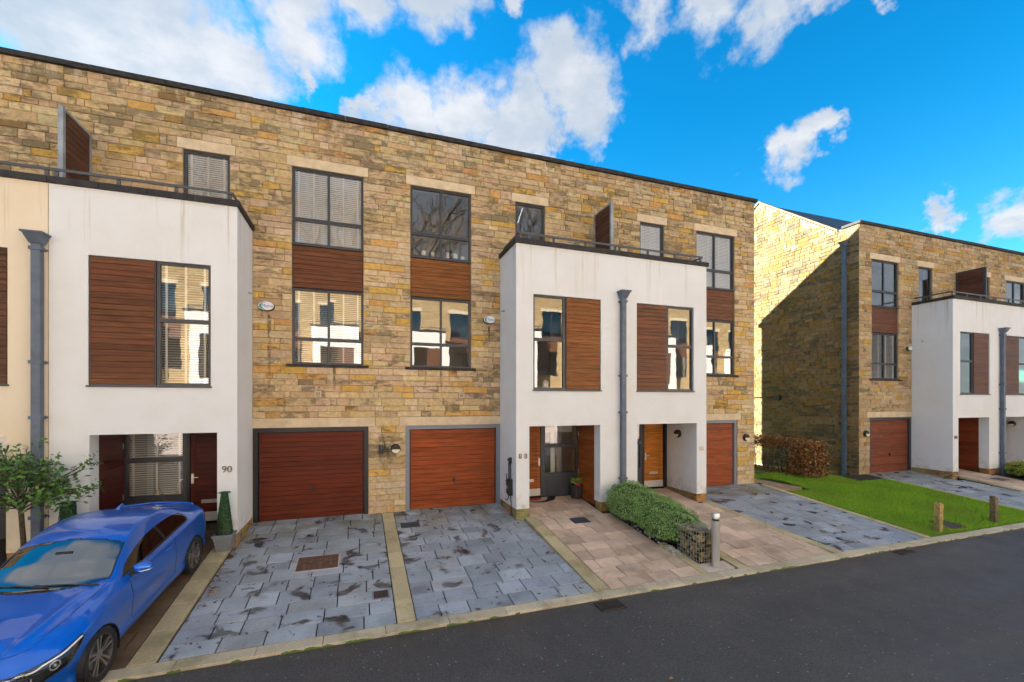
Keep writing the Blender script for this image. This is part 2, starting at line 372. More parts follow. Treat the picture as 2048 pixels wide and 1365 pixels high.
def cells(x0, x1, z0, z1, holes):
    xs = sorted({x0, x1} | {min(max(h[i], x0), x1) for h in holes for i in (0, 1)}); zs = sorted({z0, z1} | {min(max(h[i], z0), z1) for h in holes for i in (2, 3)})
    for i in range(len(xs)-1):
        for j in range(len(zs)-1):
            cx, cz = (xs[i]+xs[i+1])/2, (zs[j]+zs[j+1])/2
            if xs[i+1]-xs[i] > 1e-6 and zs[j+1]-zs[j] > 1e-6 and not any(h[0] < cx < h[1] and h[2] < cz < h[3] for h in holes):
                yield xs[i], xs[i+1], zs[j], zs[j+1]
def wall_holes(mb, x0, x1, z0, z1, y, th, holes):
    for a, b, c, d in cells(x0, x1, z0, z1, holes):
        mb.quad([(a, y, c), (b, y, c), (b, y, d), (a, y, d)]); mb.quad([(b, y+th, c), (a, y+th, c), (a, y+th, d), (b, y+th, d)])
    for h in holes:
        a, b, c, d = max(h[0], x0), min(h[1], x1), max(h[2], z0), min(h[3], z1)
        mb.quad([(a, y, c), (a, y+th, c), (b, y+th, c), (b, y, c)]); mb.quad([(a, y, d), (b, y, d), (b, y+th, d), (a, y+th, d)])
        mb.quad([(a, y, c), (a, y, d), (a, y+th, d), (a, y+th, c)]); mb.quad([(b, y, c), (b, y+th, c), (b, y+th, d), (b, y, d)])
    mb.quad([(x0, y, z0), (x0, y, z1), (x0, y+th, z1), (x0, y+th, z0)]); mb.quad([(x1, y, z0), (x1, y+th, z0), (x1, y+th, z1), (x1, y, z1)])
    mb.quad([(x0, y, z1), (x1, y, z1), (x1, y+th, z1), (x0, y+th, z1)]); return mb

def text_parts(s, size):
    cu = bpy.data.curves.new('t', 'FONT'); cu.body = s; cu.size = size; cu.extrude = size*.05; cu.align_x = 'CENTER'; cu.align_y = 'CENTER'; cu.resolution_u = 4
    o = bpy.data.objects.new('t', cu); COL.objects.link(o); dg = bpy.context.evaluated_depsgraph_get(); me = o.evaluated_get(dg).to_mesh()
    v = [tuple(p.co) for p in me.vertices]; f = [tuple(p.vertices) for p in me.polygons]
    o.evaluated_get(dg).to_mesh_clear(); bpy.data.objects.remove(o); bpy.data.curves.remove(cu); return v, f
def text_on(name, s, size, c, mat, parent, bold=0):    # lettering on a wall that faces the street
    v, f = text_parts(s, size); mb = MB(); mb.v = [(c[0]+p[0], c[1]-p[2]-size*.05, c[2]+p[1]) for p in v]; mb.f = f; mb.c = [None]*len(v)
    return mb.build(name, mat, parent)

# ------------------------------------------------------------------ heights
D, BF = 11.70, 10.36                       # stone face and bay face
ZTOP, ZBAY = 9.88, 6.88
def zd(y): return -.1*(D-y)                # slate drives
def zp(y): return .09-.12*(D-y)            # front paths
ROAD = -.53

# ------------------------------------------------------------------ the terraced houses
W_TOP, W_LOW, W_PAN, W_SILL = (6.70, 8.57), (3.78, 5.64), (5.64, 6.70), (3.72, 3.78)
HOUSES = [('92', -11.455, 1, -11.455), ('90', .665, -1, None), ('88', .665, 1, None), ('86', 12.785, -1, 13.10), ('84', 18.65, 1, 18.50), ('82', 30.77, -1, None)]
LABELS = {'92': 'stone house with a cream rendered bay behind the small tree, cut off by the frame',
          '90': 'stone terraced house with white bay numbered 90 behind the blue car',
          '88': 'stone terraced house with white bay numbered 88 and charging cable on the wall',
          '86': 'end stone terraced house with white bay numbered 86 and orange front door',
          '84': 'corner stone house with mossy gable wall across the grass gap',
          '82': 'farthest stone house with white bay at the right edge'}
WOODS = {'92': (.10, .045, .022), '90': (.135, .048, .020), '88': (.23, .082, .022), '86': (.155, .062, .030), '84': (.135, .058, .036), '82': (.125, .060, .040)}
GARAGE = {'92': (.07, .018, .010), '90': (.115, .020, .007), '88': (.265, .056, .014), '86': (.28, .070, .022), '84': (.20, .055, .024), '82': (.15, .045, .02)}
DOORC = {'92': (.06, .012, .008), '90': (.075, .012, .009), '88': (.30, .088, .018), '86': (.46, .165, .025), '84': (.20, .045, .015), '82': (.2, .05, .02)}
def vary(c, a=.18, rnd=random, h=.05):
    k = rnd.uniform(1-a, 1+a); return (c[0]*k*rnd.uniform(1-h, 1+h), c[1]*k*rnd.uniform(1-h, 1+h), c[2]*k)

ROOT = {}; PART = {}
def hx(X0, s): return lambda u: X0+s*u
def rect(X, u0, u1, z0, z1):
    a, b = X(u0), X(u1); return (min(a, b), max(a, b), z0, z1)
def planks(par, x0, x1, z0, z1, y, n, col, th=.02, gap=.003, var=.2, side=None):
    rnd = random.Random(int((x0+50)*91+z0*13+y*7)); h = (z1-z0)/n
    for i in range(n):
        mb = MB(); a, b = z0+i*h, z0+(i+1)*h; cc = vary(col, var, rnd)
        if side is None: block(mb, [(x0, y, a), (x1, y, a), (x1, y, b), (x0, y, b)], (0, -1, 0), cc, .006, .006, th, gap/2, .0015, rnd)
        else:           # plane X = y, x0..x1 run along Y; side = -1 faces -X
            q = [(y, x0, a), (y, x1, a), (y, x1, b), (y, x0, b)]
            if side < 0: q = [q[1], q[0], q[3], q[2]]
            block(mb, q, (side, 0, 0), cc, .006, .006, th, gap/2, .0015, rnd)
        mb.build('plank', M_WOOD, par)
def window(par, x0, x1, z0, z1, y, vs=(), hs=(), fw=.055, mat=None, name='window', blind=None, tilt=0):
    """frame mesh with a pane object in every light; vs / hs fractions of mullions / transoms"""
    mat = mat or M_FRAME; mb = MB(); xs = [x0]+[x0+(x1-x0)*v for v in vs]+[x1]; zs = [z0]+[z0+(z1-z0)*h for h in hs]+[z1]
    mb.box(x0, x0+fw, y, y+.07, z0, z1).box(x1-fw, x1, y, y+.07, z0, z1).box(x0+fw, x1-fw, y, y+.07, z0, z0+fw).box(x0+fw, x1-fw, y, y+.07, z1-fw, z1)
    for v in xs[1:-1]: mb.box(v-fw*.5, v+fw*.5, y+.004, y+.066, z0+fw, z1-fw)
    for h in zs[1:-1]: mb.box(x0+fw, x1-fw, y-.006, y+.068, h-fw*.7, h+fw*.7); mb.box(x0+fw, x1-fw, y-.012, y-.006, h-.006, h+.006)
    o = mb.build(name, mat, par); o['kind'] = 'thing'
    del o['kind']
    for i in range(len(xs)-1):
        for j in range(len(zs)-1):
            a, b, c, d = xs[i]+fw*.5, xs[i+1]-fw*.5, zs[j]+fw*.5, zs[j+1]-fw*.5
            dx = random.uniform(-.002, .002); dz = random.uniform(-.003, .003)
            m2 = MB(); m2.quad([(a, y+.035+dx, c+0), (b, y+.035-dx, c), (b, y+.035-dx+dz, d), (a, y+.035+dx+dz, d)]); m2.build('pane', M_GLASS, o)
    if blind:
        m3 = MB(); a, b, c, d = x0+fw, x1-fw, z0+fw, z1-fw; n = int((d-c)/.048); yb = y+.095
        for k in range(n):
            zz0 = c+(k+.5)*(d-c)/n; dd = .018 if blind < 1.5 else .007; m3.quad([(a, yb-dd, zz0-.012*blind), (b, yb-dd, zz0-.012*blind), (b, yb+dd, zz0+.012*blind), (a, yb+dd, zz0+.012*blind)])
        nt = max(2, int((b-a)/.38)+1)
        for k in range(nt):
            xx = a+.08+(b-a-.16)*k/(nt-1); m3.box(xx-.02, xx+.02, yb-.026, yb-.022, c, d)
        m3.build('blind', M_BLIND, o)
    return o

allholes = {'A': [], 'B': []}
for num, X0, s, xend in HOUSES:
    X = hx(X0, s); blk = 'A' if X0 < 15 else 'B'
    xa, xb = X(0), X(6.06)
    if xend is not None and num != '92': xa = xend
    lo, hi = min(xa, xb), max(xa, xb)
    rt = thing('stone_house', ((lo+hi)/2, D+4, 0), LABELS[num], 'house', 'terraced stone houses'); ROOT[num] = rt
    gl = rect(X, .30, 3.06, 2.24, 2.47); gd = rect(X, .465, 3.05, -.3, 2.24)
    w1 = rect(X, .585, 2.215, *W_TOP); wp = rect(X, .585, 2.215, *W_PAN); w0 = rect(X, .585, 2.215, *W_LOW); sw = rect(X, 3.515, 4.425, 6.95, 8.57)
    l1 = rect(X, .47, 2.33, 8.57, 8.81); l2 = rect(X, 3.40, 4.54, 8.57, 8.81); sill = rect(X, .46, 2.34, *W_SILL)
    bay = rect(X, 3.055, 6.06, -.6, 7.0)
    ho = [gl, gd, w1, wp, w0, sw, l1, l2, sill, bay]; allholes[blk] += ho
    # carcass: mortar wall behind the stones, roof, back
    mb = MB(); wall_holes(mb, lo, hi, -.6, ZTOP, D+.010, .32, [gd, w1, wp, w0, sw, rect(X, 3.2, 5.9, 2.4, 6.75), rect(X, 3.42, 5.46, -.2, 2.24)])
    PART[num] = mb.build('stone_wall', M_MORTAR, rt)
    e0 = .0 if num != '86' else -.02
    if num in ('92', '86', '84'):
        gx = {'92': lo, '86': hi-.3, '84': lo+.012}[num]
        poly = [(gx, D+.33, -.6), (gx, 20.7, -.6), (gx, 20.7, 9.7), (gx, 16.25, 12.58), (gx, 12.55, 9.82), (gx, D+.33, ZTOP-.02)]
        MB().prism(poly, (0, 0, 0), (.288, 0, 0)).build('gable_wall', M_MORTAR if num == '84' else M_FAR, rt)
    MB().box(lo, hi, 20.4, 20.69, -.6, 9.66).build('back_wall', M_FAR, rt)
    MB().prism([(lo, 12.35, 9.62), (lo, 16.25, 12.50), (lo, 20.9, 9.50), (lo, 20.9, 9.40), (lo, 16.25, 12.38), (lo, 12.35, 9.50)], (.02, 0, 0), (hi-lo-.02, 0, 0)).build('roof', M_SLATER, rt)
    MB().box(lo, hi, D+.33, 12.30, 9.45, ZTOP-.03).build('parapet_back', M_MORTAR, rt)
    for zf in (2.75, 6.2): MB().box(lo+.3, hi-.3, D+.34, 20.3, zf, zf+.2).build('floor_slab', M_INNER, rt)
    MB().box(lo+.02, hi-.02, 15.0, 15.1, 0, 9.4).build('inner_wall', M_INNER, rt)
    # coping stones along the top
    n = max(1, round((hi-lo)/1.0))
    for i in range(n):
        a, b = lo+(hi-lo)*i/n, lo+(hi-lo)*(i+1)/n
        if i == n-1 and num == '86': b += .09
        if i == 0 and num == '84': a -= .06
        dz = random.uniform(-.006, .006)
        MB().box(a+.003, b-.003, D-.075+random.uniform(-.006, .006), 12.33, ZTOP, ZTOP+.105+dz).build('coping_stone', M_COPE, rt)
    # lintels, sill
    for r_ in (gl, l1, l2): box_obj('lintel', (r_[0]+.004, r_[1]-.004, D-.012, D+.2, r_[2]+.004, r_[3]-.004), M_LINTEL, rt)
    box_obj('sill', (sill[0], sill[1], D-.07, D+.2, sill[2], sill[3]), M_COPE, rt)
    # windows
    bl = {'90': (1.85, 1.1, 1.8), '88': (None, None, None), '86': (1.9, None, 1.9), '84': (None, .7, None), '92': (None,)*3, '82': (None,)*3}[num]
    window(rt, *w1, D+.05, (.5,), (.335,), blind=bl[0]); window(rt, *w0, D+.05, (.5,), (.335,), blind=bl[1]); window(rt, *sw, D+.05, blind=bl[2])
    pr = box_obj('infill_panel', (wp[0], wp[1], D+.055, D+.1, wp[2], wp[3]), M_BLACKF, rt)
    planks(pr, wp[0]+.01, wp[1]-.01, wp[2]+.02, wp[3]-.03, D+.045, 9, WOODS[num], var=.16)
    box_obj('drip_flashing', (wp[0]-.01, wp[1]+.01, D-.004, D+.06, wp[3]-.025, wp[3]+.005), M_FRAME, rt)
    # garage
    fm = {'90': M_BLACKF, '88': M_FRAME2, '86': M_FRAME2, '84': M_FRAME, '92': M_FRAME, '82': M_FRAME}[num]
    mb = MB().box(gd[0], gd[0]+.10, D+.02, D+.12, -.2, gd[3]).box(gd[1]-.10, gd[1], D+.02, D+.12, -.2, gd[3]).box(gd[0]+.1, gd[1]-.1, D+.02, D+.12, gd[3]-.10, gd[3]); mb.build('garage_frame', fm, rt)
    gp = box_obj('garage_door', (gd[0]+.11, gd[1]-.11, D+.085, D+.11, -.05, gd[3]-.11), M_BLACKF, rt)
    planks(gp, gd[0]+.13, gd[1]-.13, .015, gd[3]-.12, D+.075, 18, GARAGE[num], var=.20 if num != '90' else .12)
    gx = (gd[0]+gd[1])/2
    MB().box(gx-.03, gx+.03, D+.05, D+.075, .70, .80).box(gx-.012, gx+.012, D+.02, D+.05, .66, .78).build('garage_handle', M_BLACK, gp)
    # bay
    rm = M_CREAM if num == '92' else M_RENDER
    wb = rect(X, 3.52, 5.49, 3.18, 5.63); ro = rect(X, 3.41, 5.47, .15, 2.24); b0, b1 = bay[0], bay[1]
    mb = MB(); wall_holes(mb, b0, b1, 2.24, ZBAY, BF, .30, [wb])
    p1 = rect(X, 3.055, 3.41, 0, 0); p2 = rect(X, 5.47, 6.06, 0, 0)
    mb.box(p1[0], p1[1], BF, D+.009, .15, 2.24); mb.box(p2[0], p2[1], BF, BF+.32, .15, 2.24)
    sd = rect(X, 3.055, 3.35, 0, 0); mb.box(sd[0], sd[1], BF+.301, D+.009, 2.24, ZBAY)
    mb.box(min(X(3.36), X(6.05)), max(X(3.36), X(6.05)), BF+.301, D+.3, 2.242, 2.40); mb.box(min(X(3.36), X(6.05)), max(X(3.36), X(6.05)), BF+.301, D+.005, 6.70, 6.80)
    bo = mb.build('bay', rm, rt)
    mb = MB(); a, b = p1[0], p1[1]; k = .012 if s > 0 else 0
    def pcol(): return (random.uniform(.26, .42), random.uniform(.19, .27), random.uniform(.07, .12), random.uniform(.2, .8))
    nb = 3
    for i in range(nb):
        ya, yb2 = BF+(D-BF)*i/nb, BF+(D-BF)*(i+1)/nb
        block(MBs := MB(), [(X(3.06), ya, -.55), (X(3.06), yb2, -.55), (X(3.06), yb2, .15), (X(3.06), ya, .15)][::(1 if s < 0 else -1)], (-s, 0, 0), pcol(), .01, .0, .02)
        MBs.build('plinth_stone', M_PLINTH, rt)
    for (q0, q1) in ((p1[0], p1[1]), (p2[0], p2[1])):
        mb = MB(); block(mb, [(q0, BF+.012, -.55), (q1, BF+.012, -.55), (q1, BF+.012, .15), (q0, BF+.012, .15)], (0, -1, 0), pcol(), .01, .002, .25); mb.build('plinth_stone', M_PLINTH, rt)
        q = MB().box(q0+.022, q1-.022, BF+.03, BF+.3 if q0 == p2[0] else D, -.55, .149, col=pcol()); q.build('plinth_core', M_PLINTH, rt)
    # coping and rail of the bay
    nn = 4
    for i in range(nn):
        a, b = b0+(b1-b0)*i/nn, b0+(b1-b0)*(i+1)/nn
        if s > 0 and i == 0: a -= .05
        if s < 0 and i == nn-1: b += .05
        MB().box(a+.004, b-.004, BF-.06, BF+.33, ZBAY, ZBAY+.115+random.uniform(-.004, .004)).build('coping_stone', M_COPE, rt)
    MB().box(X(3.055)-s*.05, X(3.38), BF+.334, D-.02, ZBAY, ZBAY+.11).build('coping_stone', M_COPE, rt)
    rail = MB(); zr = 7.17; xo = X(3.14); rail.box(xo, X(6.06), BF+.05, BF+.07, zr-.025, zr+.025); rail.box(xo, xo+s*.02, BF+.071, D-.05, zr-.025, zr+.025)
    for i in range(4):
        xx = X(3.20+i*.93); rail.box(xx-.03, xx+.03, BF+.071, BF+.10, ZBAY+.1, zr+.02)
    xx = X(3.14); rail.box(xx+s*.021, xx+s*.04, D-.35, D-.29, ZBAY+.1, zr+.02); rail.build('railing', M_RAIL, rt)
    # bay window and timber panel
    gw = rect(X, 3.52, 4.44, 3.18, 5.63); window(rt, *gw, BF+.05, (), (.53,), blind=.9 if num == '90' else None)
    pn = rect(X, 4.45, 5.49, 3.18, 5.63); pb = box_obj('timber_panel', (pn[0], pn[1], BF+.035, BF+.08, pn[2], pn[3]), M_FRAME, rt)
    planks(pb, pn[0]+.02, pn[1]-.02, pn[2]+.02, pn[3]-.02, BF+.025, 22, WOODS[num], var=.15)
    box_obj('bay_sill', (wb[0]-.02, wb[1]+.02, BF-.035, BF+.1, wb[2]-.035, wb[2]-.002), M_FRAME, rt)
    # recessed entrance
    dr = rect(X, 3.56, 4.28, .15, 2.24)
    fr = MB(); a, b, c, d = rect(X, 3.425, 4.335, .13, 2.235); fr.box(*rect(X, 3.425, 3.545, 0, 0)[:2], D-.03, D+.06, c, d).box(*rect(X, 4.285, 4.345, 0, 0)[:2], D-.03, D+.06, c, d).build('door_frame', M_BLACKF if num in ('90', '86') else M_FRAME, rt)
    dp = box_obj('front_door', (dr[0], dr[1], D+.005, D+.05, dr[2], dr[3]-.01), M_WOOD, rt, col=(*vary(DOORC[num], .05), 1))
    st = rect(X, 3.56, 3.66, 0, 0); st2 = rect(X, 4.18, 4.28, 0, 0)
    for q in (st, st2):
        mb = MB(); block(mb, [(q[0], D, .36), (q[1], D, .36), (q[1], D, 2.2), (q[0], D, 2.2)], (0, -1, 0), (*vary(DOORC[num], .08), 1), .004, .004, .02, .001); mb.build('stile', M_WOOD, dp)
    planks(dp, min(st[1], st2[1]), max(st[0], st2[0]), .36, 2.2, D+.004, 15, DOORC[num], var=.17)
    box_obj('kick_plate', (dr[0]+.005, dr[1]-.005, D-.012, D+.004, .15, .355), M_TILE, dp)
    hxp = X(4.235); MB().box(hxp-.025, hxp+.025, D-.03, D-.005, 1.02, 1.24).build('handle_plate', M_BRASS, dp)
    MB().tube([(hxp, D-.03, 1.16), (hxp, D-.07, 1.16), (X(4.235)-s*.12, D-.07, 1.16)], .011).build('lever', M_BRASS, dp)
    lxp = X(3.92); MB().box(lxp-.15, lxp+.15, D-.022, D-.004, .56, .64).build('letter_plate', M_BRASS, dp)
    # glazed screen beside the door
    sc = rect(X, 4.35, 5.50, .13, 2.24)
    window(rt, sc[0], sc[1], .72, 2.235, D-.02, (), (.57,), fw=.075, name='screen_window', blind=1.0 if num == '90' else None)
    mb = MB().box(sc[0], sc[1], D-.01, D+.05, .10, .715); q = rect(X, 4.44, 5.42, 0, 0); mb.box(q[0], q[1], D-.018, D-.010, .16, .64); mb.build('spandrel', M_FRAME, rt)
    # timber store wall on the side of the recess
    sx = X(5.475); sp = MB().box(sx+s*.008, sx+s*.05, BF+.325, D-.025, .0, 2.238).build('store_door', M_BLACKF, rt)
    planks(sp, BF+.33, D-.03, .02, 2.23, sx+s*.006, 15, DOORC[num] if num != '86' else DOORC['88'], side=-s)
    for zz in (.75, 1.85): MB().box(sx-s*.012, sx-s*.002, D-.11, D-.08, zz, zz+.12).build('hinge', M_BRASS, sp)
    # number on the pier
    if num in ('90', '88', '86', '84'): text_on('house_number', num if num != '88' else '8 8', .19, (X(3.235), BF, 1.48), M_NUM if num != '86' else M_BRASS, rt)
    # vent brick and screw-on overflow
    vx = X(1.95 if num != '90' else 1.64); mb = MB().box(vx-.075, vx+.075, D-.016, D+.02, 2.98, 3.13)
    mb.build('air_brick', M_LINTEL, rt)
    for i in range(4): box_obj('vent_slot', (vx-.055, vx+.055, D-.021, D-.0165, 3.0+i*.032, 3.014+i*.032), M_BLACK, rt)
    ox = X(3.055); MB().tube([(ox+s*.01, BF+.95, 5.35), (ox-s*.09, BF+.95, 5.33)], .02, 8).build('overflow_pipe', M_GALV, rt)

# courses of stone over each block
PAL = [((.565, .425, .245), 40), ((.60, .385, .115), 9), ((.61, .475, .295), 22), ((.55, .40, .25), 22), ((.47, .345, .195), 10), ((.56, .33, .125), 6), ((.55, .445, .28), 10)]
def pick(rnd, k=1.0, sat=1.0):
    c = rnd.choices([p[0] for p in PAL], [p[1] for p in PAL])[0]; v = rnd.uniform(.90, 1.08)*k
    st = rnd.random()
    return (c[0]*v, c[1]*v*rnd.uniform(.95, 1.04), c[2]*v*rnd.uniform(.88, 1.1), st if rnd.random() < .55 else st*.3)
def courses():
    out = []
    for a, b, n in ((-.15, 0, 1), (0, 2.24, 14), (2.24, 2.47, 1), (2.47, 3.72, 8), (3.72, 3.78, 0), (3.78, 5.64, 12), (5.64, 6.70, 7), (6.70, 8.57, 12), (8.57, 8.81, 1), (8.81, 9.88, 7)):
        if n == 0: out[-1] = (out[-1][0], out[-1][1]); out.append((a, b)); continue
        rnd = random.Random(int(a*100)); cuts = [i/n+(rnd.uniform(-.14, .14)/n if 0 < i < n else 0) for i in range(n+1)]
        out += [(a+(b-a)*cuts[i], a+(b-a)*cuts[i+1]) for i in range(n)]
    return out
def lay(x0, x1, holes, seed, lmin=.26, lmax=.70):
    rnd = random.Random(seed)
    for (za, zb) in courses():
        zc = (za+zb)/2; blk = sorted([(h[0], h[1]) for h in holes if h[2] < zc < h[3]]); x = x0; iv = []
        for a, b in blk:
            if a > x+.01: iv.append((x, a))
            x = max(x, b)
        if x < x1-.01: iv.append((x, x1))
        for a, b in iv:
            p = a
            while p < b-1e-6:
                L = rnd.uniform(lmin, lmax) if rnd.random() < .8 else rnd.uniform(.12, .22)
                if p+L > b-.13: L = b-p
                if L > .85: L = L*.5
                yield p, p+L, za, zb
                p += L
def camdist(x, y, z): return math.sqrt(x*x+y*y+(z-CAMZ)**2)
def inview(x, y, z):
    xr = math.cos(TH)*x-math.sin(TH)*y; zf = math.sin(TH)*x+math.cos(TH)*y
    if zf < .3: return False
    u = CXP+F_PX*xr/zf; v = HORIZ-F_PX*(z-CAMZ)/zf; return -10 < u < 2058 and -10 < v < 1375
def emit(stones, num, mat, par, limit=300):
    stones.sort(key=lambda s_: -s_[0]); rest = MB()
    for i, (sc_, P4, n, c, k) in enumerate(stones):
        rnd = random.Random(i*31+int(P4[0][2]*977))
        if i < limit and sc_ > 0: mb = MB(); block(mb, P4, n, c, .010, .004+k*.012, .012, .0045, .004, rnd); mb.build('stone', mat, par)
        else: block(rest, P4, n, c, .010, .004+k*.012, .012, .0045, .004, rnd)
    if rest.v: o = rest.build('stonework', mat, par, kind='stuff')
span = {}
for num, X0, s, xend in HOUSES:
    a, b = X0, X0+s*6.06; span[num] = (min(a, b), max(a, b))
buck = {h[0]: [] for h in HOUSES}
for blk, x0, x1, sd in (('A', -11.45, 13.10, 3), ('B', 18.50, 30.77, 5)):
    rnd = random.Random(sd)
    for a, b, za, zb in lay(x0, x1, allholes[blk], sd+10):
        xc = (a+b)/2; zc = (za+zb)/2; own = min(span, key=lambda k: 0 if span[k][0] <= xc <= span[k][1] else min(abs(span[k][0]-xc), abs(span[k][1]-xc)))
        vis = 1 if inview(xc, D, zc) else -1
        P4 = [(a, D, za), (b, D, za), (b, D, zb), (a, D, zb)]
        c = pick(rnd, .78 if blk == 'B' else 1.0)
        if zc > 7.2 and blk == 'A': c = (c[0]*.90, c[1]*.90, c[2]*.88, min(1, c[3]+.32))
        if 0 < zc < 1.5: c = (c[0]*1.0, c[1]*1.02, c[2]*1.05, c[3]*.5)
        buck[own].append((vis*(b-a)*(zb-za)/camdist(xc, D, zc)**2, P4, (0, -1, 0), c, rnd.random()))
for num in buck: emit(buck[num], num, M_STONE, PART[num])
# the gable that faces the gap
rnd = random.Random(77); gs = []; GX = 18.50
gw_ = thing_gable = [o for o in ROOT['84'].children if o.name.startswith('gable_wall')][0]
def verge(y): return ZTOP if y < 12.5 else ZTOP+(y-12.5)*.742 if y < 16.25 else 12.66-(y-16.25)*.645
z = -.15
while z < 12.6:
    h = rnd.uniform(.135, .185); y = D
    while y < 20.65:
        L = rnd.uniform(.2, .58); L = min(L, 20.68-y) if y+L < 20.5 else 20.68-y
        t0, t1 = min(z+h, verge(y)-.03), min(z+h, verge(y+L)-.03)
        if min(t0, t1) > z+.02:
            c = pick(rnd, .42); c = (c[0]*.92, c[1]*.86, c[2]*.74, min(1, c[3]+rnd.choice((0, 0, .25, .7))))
            P4 = [(GX, y+L, z), (GX, y, z), (GX, y, t0), (GX, y+L, t1)]
            vis = 1 if (y < 16.6 and inview(GX, y, z)) else -1
            gs.append((vis*L*h/camdist(GX, y, z)**2, P4, (-1, 0, 0), c, rnd.random()))
        y += L
    z += h
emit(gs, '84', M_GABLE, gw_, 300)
rt = ROOT['84']
vg = [(12.5, 9.90)]
n = 7
for i in range(n):
    ya, yb = 12.5+(16.25-12.5)*i/n, 12.5+(16.25-12.5)*(i+1)/n
    MB().prism([(0, ya, verge(ya)-.05), (0, yb-.006, verge(yb)-.05), (0, yb-.006, verge(yb)+.045), (0, ya, verge(ya)+.045)], (GX-.05, 0, 0), (GX+.26, 0, 0)).build('verge_stone', M_VERGE, rt)
MB().prism([(0, 16.25, 12.61), (0, 20.8, 9.68), (0, 20.8, 9.76), (0, 16.25, 12.71)], (GX-.05, 0, 0), (GX+.26, 0, 0)).build('verge_stone', M_VERGE, rt)
MB().prism([(GX+.27, 12.35, 9.70), (GX+.27, 16.25, 12.575), (GX+.27, 16.25, 12.6), (GX+.27, 12.35, 9.725)], (0, 0, 0), (12, 0, 0)).build('slate_slope', M_SLATER, rt)

# rainwater pipes
def pipe(par, x, z1, y=None, gx=None, z0=-.2, hop=.14):
    def T(a, d, zz): return (x+a, y-d, zz) if gx is None else (gx-d, x+a, zz)
    def bx(mb, a0, a1, d0, d1, za, zb):
        p, q = T(a0, d0, za), T(a1, d1, zb); mb.box(p[0], q[0], p[1], q[1], za, zb)
    mb = MB(); bx(mb, -.065, .065, .03, .14, z0, z1); o = mb.build('downpipe', M_PIPE, par)
    mb = MB(); lo_ = [T(-.085, .02, z1+.0), T(.085, .02, z1), T(.085, .16, z1), T(-.085, .16, z1)]; hi_ = [T(-hop, .012, z1+.16), T(hop, .012, z1+.16), T(hop, .24, z1+.16), T(-hop, .24, z1+.16)]
    k = 0; mb.v = lo_+hi_; mb.c = [None]*8; mb.f = [(0, 3, 2, 1), (4, 5, 6, 7), (0, 1, 5, 4), (1, 2, 6, 5), (2, 3, 7, 6), (3, 0, 4, 7)]
    bx(mb, -hop-.02, hop+.02, .010, .26, z1+.16, z1+.19); mb.build('hopper', M_PIPE, o, fixn=True)
    for zz in (z1-.12, 3.55, 2.55, .75):
        if z0 < zz < z1: mb = MB(); bx(mb, -.09, .09, .012, .162, zz, zz+.06); bx(mb, -.12, .12, .010, .028, zz+.015, zz+.045); mb.build('pipe_collar', M_PIPE, o)
pipe(ROOT['90'], -5.51, 5.72, y=BF); pipe(ROOT['88'], 6.80, 5.70, y=BF); pipe(ROOT['84'], 24.88, 5.70, y=BF)
pipe(ROOT['84'], 12.20, 9.12, gx=GX, hop=.13)
box_obj('movement_joint', (-5.405, -5.393, BF-.002, BF+.02, .2, 6.87), M_MORTAR, ROOT['90'])
# privacy screens on the terraces
for num, x in (('90', -5.40), ('88', 6.725), ('84', 24.71)):
    mb = MB().box(x-.04, x+.04, 10.70, 10.78, 7.0, 8.52).box(x-.03, x+.03, 11.62, 11.68, 7.0, 8.52).box(x-.03, x+.03, 10.78, 11.62, 8.47, 8.52); o = mb.build('privacy_screen', M_GALV if num != '84' else M_FRAME, ROOT[num])
    MB().box(x-.012, x+.012, 10.785, 11.615, 7.02, 8.465).build('screen_core', M_BLACKF, o)
    for sdx in (-1, 1): planks(o, 10.79, 11.61, 7.05, 8.46, x+sdx*.016, 11, (.085, .036, .024), side=sdx, th=.003)

# ------------------------------------------------------------------ ground, road, drives
def struct(o, nm=None): o['kind'] = 'structure'; return o
mb = MB(); mb.quad([(-900, -900, -.75), (900, -900, -.75), (900, 900, -.75), (-900, 900, -.75)]); struct(mb.build('ground', M_GROUND))
mb = MB(); mb.quad([(-60, -2.2, ROAD), (80, -2.2, ROAD), (80, 6.56, ROAD), (-60, 6.56, ROAD)]); struct(mb.build('road', M_ASPH))
kb = struct(box_obj('kerb', (-20, 45, 6.57, 6.79, -.72, -.535), M_CONC)); rnd = random.Random(4); x = -14.2
while x < 32:
    L = rnd.uniform(.80, .95); mb = MB(); cc = rnd.uniform(.85, 1.1); y0, y1 = 6.555, 6.80; zt = -.497+rnd.uniform(-.003, .003)
    mb.v = []; block(mb, [(x, y0, zt), (x+L, y0, zt), (x+L, y1, zt+.006), (x, y1, zt+.006)], (0, 0, 1), (.52*cc, .45*cc, .32*cc), .012, .004, .10, .004, .002, rnd); mb.build('kerb_stone', M_KERB, kb); x += L
def floor_base(name, x0, x1, y0, y1, zf, mat=M_SOIL, dz=-.028):
    mb = MB(); a, b = zf(y0)+dz, zf(y1)+dz; mb.prism([(x0, y0, a), (x1, y0, a), (x1, y1, b), (x0, y1, b)], (0, 0, -.3), (0, 0, 0)); return struct(mb.build(name, mat))
